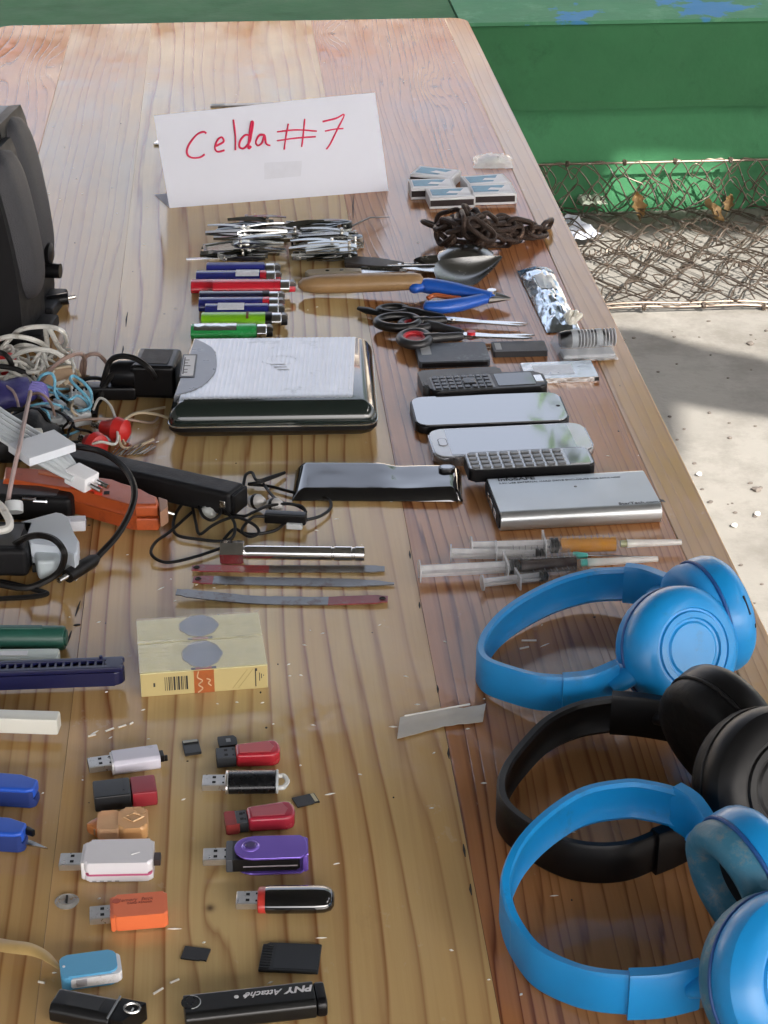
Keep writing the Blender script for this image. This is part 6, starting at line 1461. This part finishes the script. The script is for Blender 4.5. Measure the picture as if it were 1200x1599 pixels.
# 13 long black printed
p, a, L = axis((287, 1573), (503, 1549), .011)
t = thing('memory_stick', 'long black memory stick with white printing, at the bottom edge of the photo', 'memory stick', p, a)
b = MB(); b.poly(oct_(.0205, .0130, .0028), -L/2+.0002, L/2-.004, .001, 2, M=RX); b.build('body', P('printed_black', (.005, .0055, .006), rough=.3, var=.2), t)
b = MB(); b.poly(oct_(.0200, .0125, .003), L/2-.0038, L/2+.002, .0016, 2, M=RX); b.build('end_cap', BLK, t)
b = MB(); b.cyl((-L/2+.004, .001, .0128), (-L/2+.004, .001, .01315), .0052, n=22); b.build('thumb_recess', P('recess_black', (.008, .008, .009), rough=.25), t)
b = MB(); b.tube([(-L/2+.004+.0053*math.cos(R(q)), .001+.0053*math.sin(R(q)), .0131) for q in range(-90, 91, 15)], .0003, 5); b.build('recess_rim', LBLGR, t)
WPR = P('white_print', (.62, .62, .64), rough=.5)
text('PNY', .0066, (L*.44, .0040, .01315), WPR, t, rz=PI, shear=.25, sx=1.15, bold=.00025)
text('Attach\u00e9', .0062, (L*.215, .0036, .01315), WPR, t, rz=PI, shear=.45, sx=1.0, bold=.0001)
for q, r_ in ((-.055, .0011), (-.118, .0013)):
    b = MB(); b.lathe([(r_*.45, 0), (r_, 0), (r_, .0002), (r_*.45, .0002)], 12, M=Matrix.Translation((L*q, .0012, .01310))); b.build('printed_dot', WPR, t)

# ------------------------------------------------------------------ memory cards
CB = P('card_dark', (.007, .007, .0075), rough=.42, var=.2, vs=80)
def micro(label, c, rz, z=0, strip=True):
    t = thing('memory_card', label, 'memory card', at(*c, 0), rz)
    b = MB(); b.poly([(-.0075, -.0055), (.003, -.0055), (.004, -.0045), (.0058, -.0045), (.0075, -.0055), (.0075, .0052), (-.0075, .0055)], .0002, .0012, .0002, 1); b.build('card', CB, t)
    if strip:
        b = MB(); b.box(.0046, .0068, -.0042, .0046, .0012, .00135); b.build('contact_strip', P('contact_strip', (.55, .48, .30), rough=.35, metal=.6), t)
    return t
micro('tiny memory card with a gold contact strip, beside the clear tipped red stick', (478, 1251), R(18))
micro('tiny plain black memory card lying face down in the lower middle', (306, 1491), R(-14), strip=False)
t = thing('memory_card', 'tiny grey banded card adapter between the slim white and red sticks', 'memory card', at(300, 1170, 0), R(8))
b = MB(); b.poly([(-.0055, -.008), (.0055, -.0075), (.0055, .0078), (-.0055, .0082)], .0002, .0022, .0004, 1); b.build('card', P('grey_card_body', (.022, .023, .025), rough=.35), t)
b = MB(); b.box(-.0050, .0046, .0050, .0076, .0022, .0027, .0002, 1); b.build('pale_band', P('pale_band', (.36, .36, .33), rough=.4), t)
b = MB(); b.box(-.0050, .0048, .0030, .0046, .0022, .0026); b.build('dark_band', HOLE, t)
c_, a, L, W = rect((411, 1471), (503, 1474), (497, 1519), (404, 1514), .002)
t = thing('memory_card', 'full size black memory card with a row of contact slots', 'memory card', c_, a)
b = MB(); b.poly([(-L/2, -W/2), (L/2, -W/2), (L/2, W/2), (-L/2+.004, W/2), (-L/2, W/2-.003)], .0002, .0022, .0004, 1); b.build('card', P('card_slate', (.009, .010, .011), rough=.4), t)
for k in range(9):
    y = -W*.44+k*W*.098
    b = MB(); b.box(-L/2+.0004, -L/2+.0062, y, y+W*.052, .0022, .0027, .0001, 1); b.build('contact_rib', CB, t)
b = MB(); b.box(-L*.26, L*.47, -W*.43, W*.45, .0022, .00235); b.build('label_recess', P('label_slate', (.015, .0165, .019), rough=.35), t)

# ------------------------------------------------------------------ headphones
def headphones(label, rim, zt, far_arm, near_arm, cups, MA, MC_, MP, hgt=.027, th=.0048, joint=None):
    """rim: photo pixels of the band's upper outer edge from the far arm round to the near arm."""
    t = thing('headphones', label, 'headphones', (0, 0, 0))
    m = len(rim)
    pts = smooth([at(x, y, z) for (x, y), z in zip(rim, zt)], 7)
    def sec(h, e, o=0): return [(-o, 0), (-o-.0012, -h*.08), (-o-.0012, -h*.92), (-o, -h), (e*.6, -h), (e, -h*.90), (e*.55, -h*.70), (e*.55, -h*.30), (e, -h*.10), (e*.8, 0)]
    b = MB(); b.sweep(pts, sec(hgt, th)); b.build('headband', MA, t, 30)
    for arm in (far_arm, near_arm):
        pa_ = smooth([at(x, y, z+.0015) for x, y, z in arm], 6)
        b = MB(); b.sweep(pa_, sec(hgt+.003, th+.0022, .0012)); b.build('slider_arm', MA, t, 30)
        mid = pa_[len(pa_)//2]
        if joint:
            e_ = pa_[-1] if arm is near_arm or True else pa_[0]; d_ = (pa_[-1]-pa_[-3]).normalized()
            b = MB(); b.sweep([e_-d_*.001, e_+d_*.0015, e_+d_*.0042], [(a_*.97, z_*.97-.0004) for a_, z_ in sec(hgt+.003, th+.0022, .0012)]); b.build('dirty_joint', joint, t, 30)
        dd = (pa_[len(pa_)//2+1]-mid).normalized(); nn = Vector((-dd.y, dd.x, 0))
        b = MB(); b.cyl(mid+nn*(th-.001)+Vector((0, 0, -hgt*.5)), mid+nn*(th+.0032)+Vector((0, 0, -hgt*.5)), .0011, n=10); b.build('screw', HOLE, t)
    for (px, py, z, ax_, r, arm_end, hole) in cups:
        c = at(px, py, z); n_ = Vector(ax_).normalized()
        Mq = n_.to_track_quat('Z', 'Y').to_matrix().to_4x4(); Mq.translation = c
        k = r/.041
        cu = [(.020*k, -.004), (.0215*k, -.0135), (.026*k, -.0185), (.032*k, -.0195), (.0375*k, -.0170), (.0400*k, -.0110), (.0395*k, -.0045), (.036*k, -.003)]
        b = MB(); b.lathe(cu if hole else [(0, -.0195), (.020*k, -.0205), (.030*k, -.0200)]+cu[4:], 40, M=Mq); b.build('ear_cushion', MC_, t, 60)
        if hole:
            b = MB(); b.lathe([(0, -.006), (.0205*k, -.006)], 30, M=Mq); b.build('cushion_mesh', P('mesh_black', (.01, .01, .012), rough=.9), t)
        sh = [(.0370*k, -.0040), (.0405*k, -.0025), (.0415*k, .0010), (.0415*k, .0075), (.0400*k, .0120), (.0360*k, .0165), (.0315*k, .0190), (.0275*k, .0200), (.0268*k, .0188), (.0255*k, .0188), (.0245*k, .0203), (.0210*k, .0206), (.0200*k, .0190), (.0185*k, .0188), (.0170*k, .0198), (0, .0202)]
        b = MB(); b.lathe(sh, 48, M=Mq); shell = b.build('ear_cup', MA, t, 24)
        b = MB(); b.lathe([(.0405*k, -.0052), (.0412*k, -.0046), (.0412*k, -.0034), (.0405*k, -.0028)], 44, M=Mq); b.build('seam_ring', MP, t, 30)
        # yoke from the arm into the cup
        e = at(*arm_end[:2], arm_end[2]); inner = c+n_*(.004)
        d = inner-e; e2 = e+d*max(.15, 1-(r*.75)/max(d.length, 1e-4))
        b = MB(); q = smooth([e-Vector((0, 0, hgt*.45))-d*.10, e.lerp(e2, .5)-Vector((0, 0, hgt*.25)), e2], 5)
        b.tube(q, [.0125+.0065*i/(len(q)-1) for i in range(len(q))], 14, flat=.42); b.build('yoke', MA, t, 60)
        if not hole or True:
            # ports and buttons on the rim of the far shell
            for q_, (wd, hh) in ((R(-8), (.0062, .0008)), (R(12), (.002, .002)), (R(24), (.0042, .0026)), (R(38), (.0018, .0022))):
                pass
    return t
BLUE = P('bright_blue_headphone', (.006, .245, .60), rough=.36, var=.06, vs=25, coat=.08, wear=((.015, .19, .44), .12, 30))
BLUC = P('blue_cushion', (.010, .245, .62), rough=.5, var=.06, vs=40)
TEALC = P('worn_teal_cushion', (.035, .17, .27), rough=.5, var=.25, vs=40, bump=.4, bs=150, wear=((.16, .20, .22), .28, 40))
HPB = P('headphone_black', (.0025, .0025, .003), rough=.42, var=.2, vs=30, spec=.3); HPC = P('black_cushion', (.004, .004, .0045), rough=.55, var=.3, vs=60, bump=.2, bs=200, spec=.25)
DBL = P('dark_blue_gap', (.008, .07, .26), rough=.5)
hp = headphones('bright blue headphones further from the camera, above the black pair',
    [(1000, 885), (976, 885), (920, 889), (860, 907), (800, 939), (762, 974), (747, 1007), (758, 1029), (800, 1045), (840, 1055), (884, 1058)], [.036, .035, .032, .030, .029, .028, .028, .029, .031, .033, .034],
    [(976, 884, .036), (1005, 888, .037), (1046, 903, .040)], [(880, 1057, .034), (925, 1052, .036), (966, 1036, .040)],
    [(1106, 962, .042, (.93, .30, .10), .041, (1040, 905, .040), False), (1058, 1012, .043, (.34, -.80, .42), .0415, (962, 1040, .038), False)], BLUE, BLUC, DBL)
Mq = None
# ports on the far cup's outer rim
c = at(1106, 962, .042); n_ = Vector((.93, .30, .10)).normalized(); Mq = n_.to_track_quat('Z', 'Y').to_matrix().to_4x4(); Mq.translation = c
hpp = thing('headphones', 'tmp', 'headphones'); bpy.data.objects.remove(hpp)
def port(px, py, w, h, rot, nm):
    """A dark slot sunk in the shell where the photo shows it: shoot the sight line at the shell."""
    d = (fw + rt*((px-600)/F) - up*((py-799.5)/F)).normalized()
    for o in hp.children:
        if not o.name.startswith('ear_cup'): continue
        ok, loc, nrm, _ = o.ray_cast(Vector((0, 0, CH)), d)
        if ok:
            z_ = nrm.normalized(); x_ = rt-z_*rt.dot(z_); x_.normalize(); y_ = z_.cross(x_)
            M_ = Matrix((x_, y_, z_)).transposed().to_4x4(); M_.translation = loc
            b = MB(); b.box(-w/2, w/2, -h/2, h/2, -.0008, .00025, .0002, 1, M=M_@Matrix.Rotation(rot, 4, 'Z')); b.build(nm, HOLE, hp); return
bpy.context.view_layer.update()
for q in ((1167, 945, .0014, .0135, .42, 'button_slot'), (1180, 977, .002, .003, .3, 'indicator'), (1185, 994, .0034, .0058, -.1, 'charging_port'), (1181, 1014, .0016, .0045, -.4, 'microphone_hole')): port(*q)
headphones('black headphones lying between the two blue pairs',
    [(985, 1087), (956, 1086), (900, 1096), (852, 1119), (816, 1154), (789, 1190), (779, 1222), (787, 1252), (820, 1281), (878, 1311), (932, 1321), (985, 1317), (1030, 1300)], [.036, .035, .032, .030, .028, .027, .027, .027, .027, .027, .027, .028, .029],
    [(956, 1085, .036), (1000, 1088, .037), (1052, 1096, .040)], [(1027, 1301, .029), (1060, 1288, .030), (1092, 1272, .036)],
    [(1128, 1142, .044, (.80, .50, .25), .043, (1050, 1096, .040), False), (1196, 1224, .046, (.40, -.80, .40), .046, (1092, 1270, .040), False)], HPB, HPC, BLKM)
headphones('bright blue headphones nearest the camera, with worn teal ear cushions',
    [(1075, 1236), (1054, 1228), (1015, 1219), (978, 1216), (912, 1228), (855, 1262), (809, 1309), (786, 1362), (789, 1402), (806, 1442), (838, 1481), (893, 1508), (940, 1519), (990, 1523)], [.058, .058, .057, .057, .057, .056, .052, .043, .036, .030, .028, .029, .032, .035],
    [(1054, 1227, .058), (1082, 1246, .058), (1108, 1284, .057)], [(984, 1522, .035), (1040, 1519, .036), (1096, 1506, .039)],
    [(1170, 1372, .052, (.90, .36, .22), .040, (1108, 1284, .056), True), (1222, 1528, .046, (.42, -.74, .50), .045, (1100, 1508, .039), True)], BLUE, TEALC, DBL, joint=P('grimy_joint', (.22, .16, .11), rough=.7, var=.4, vs=80))
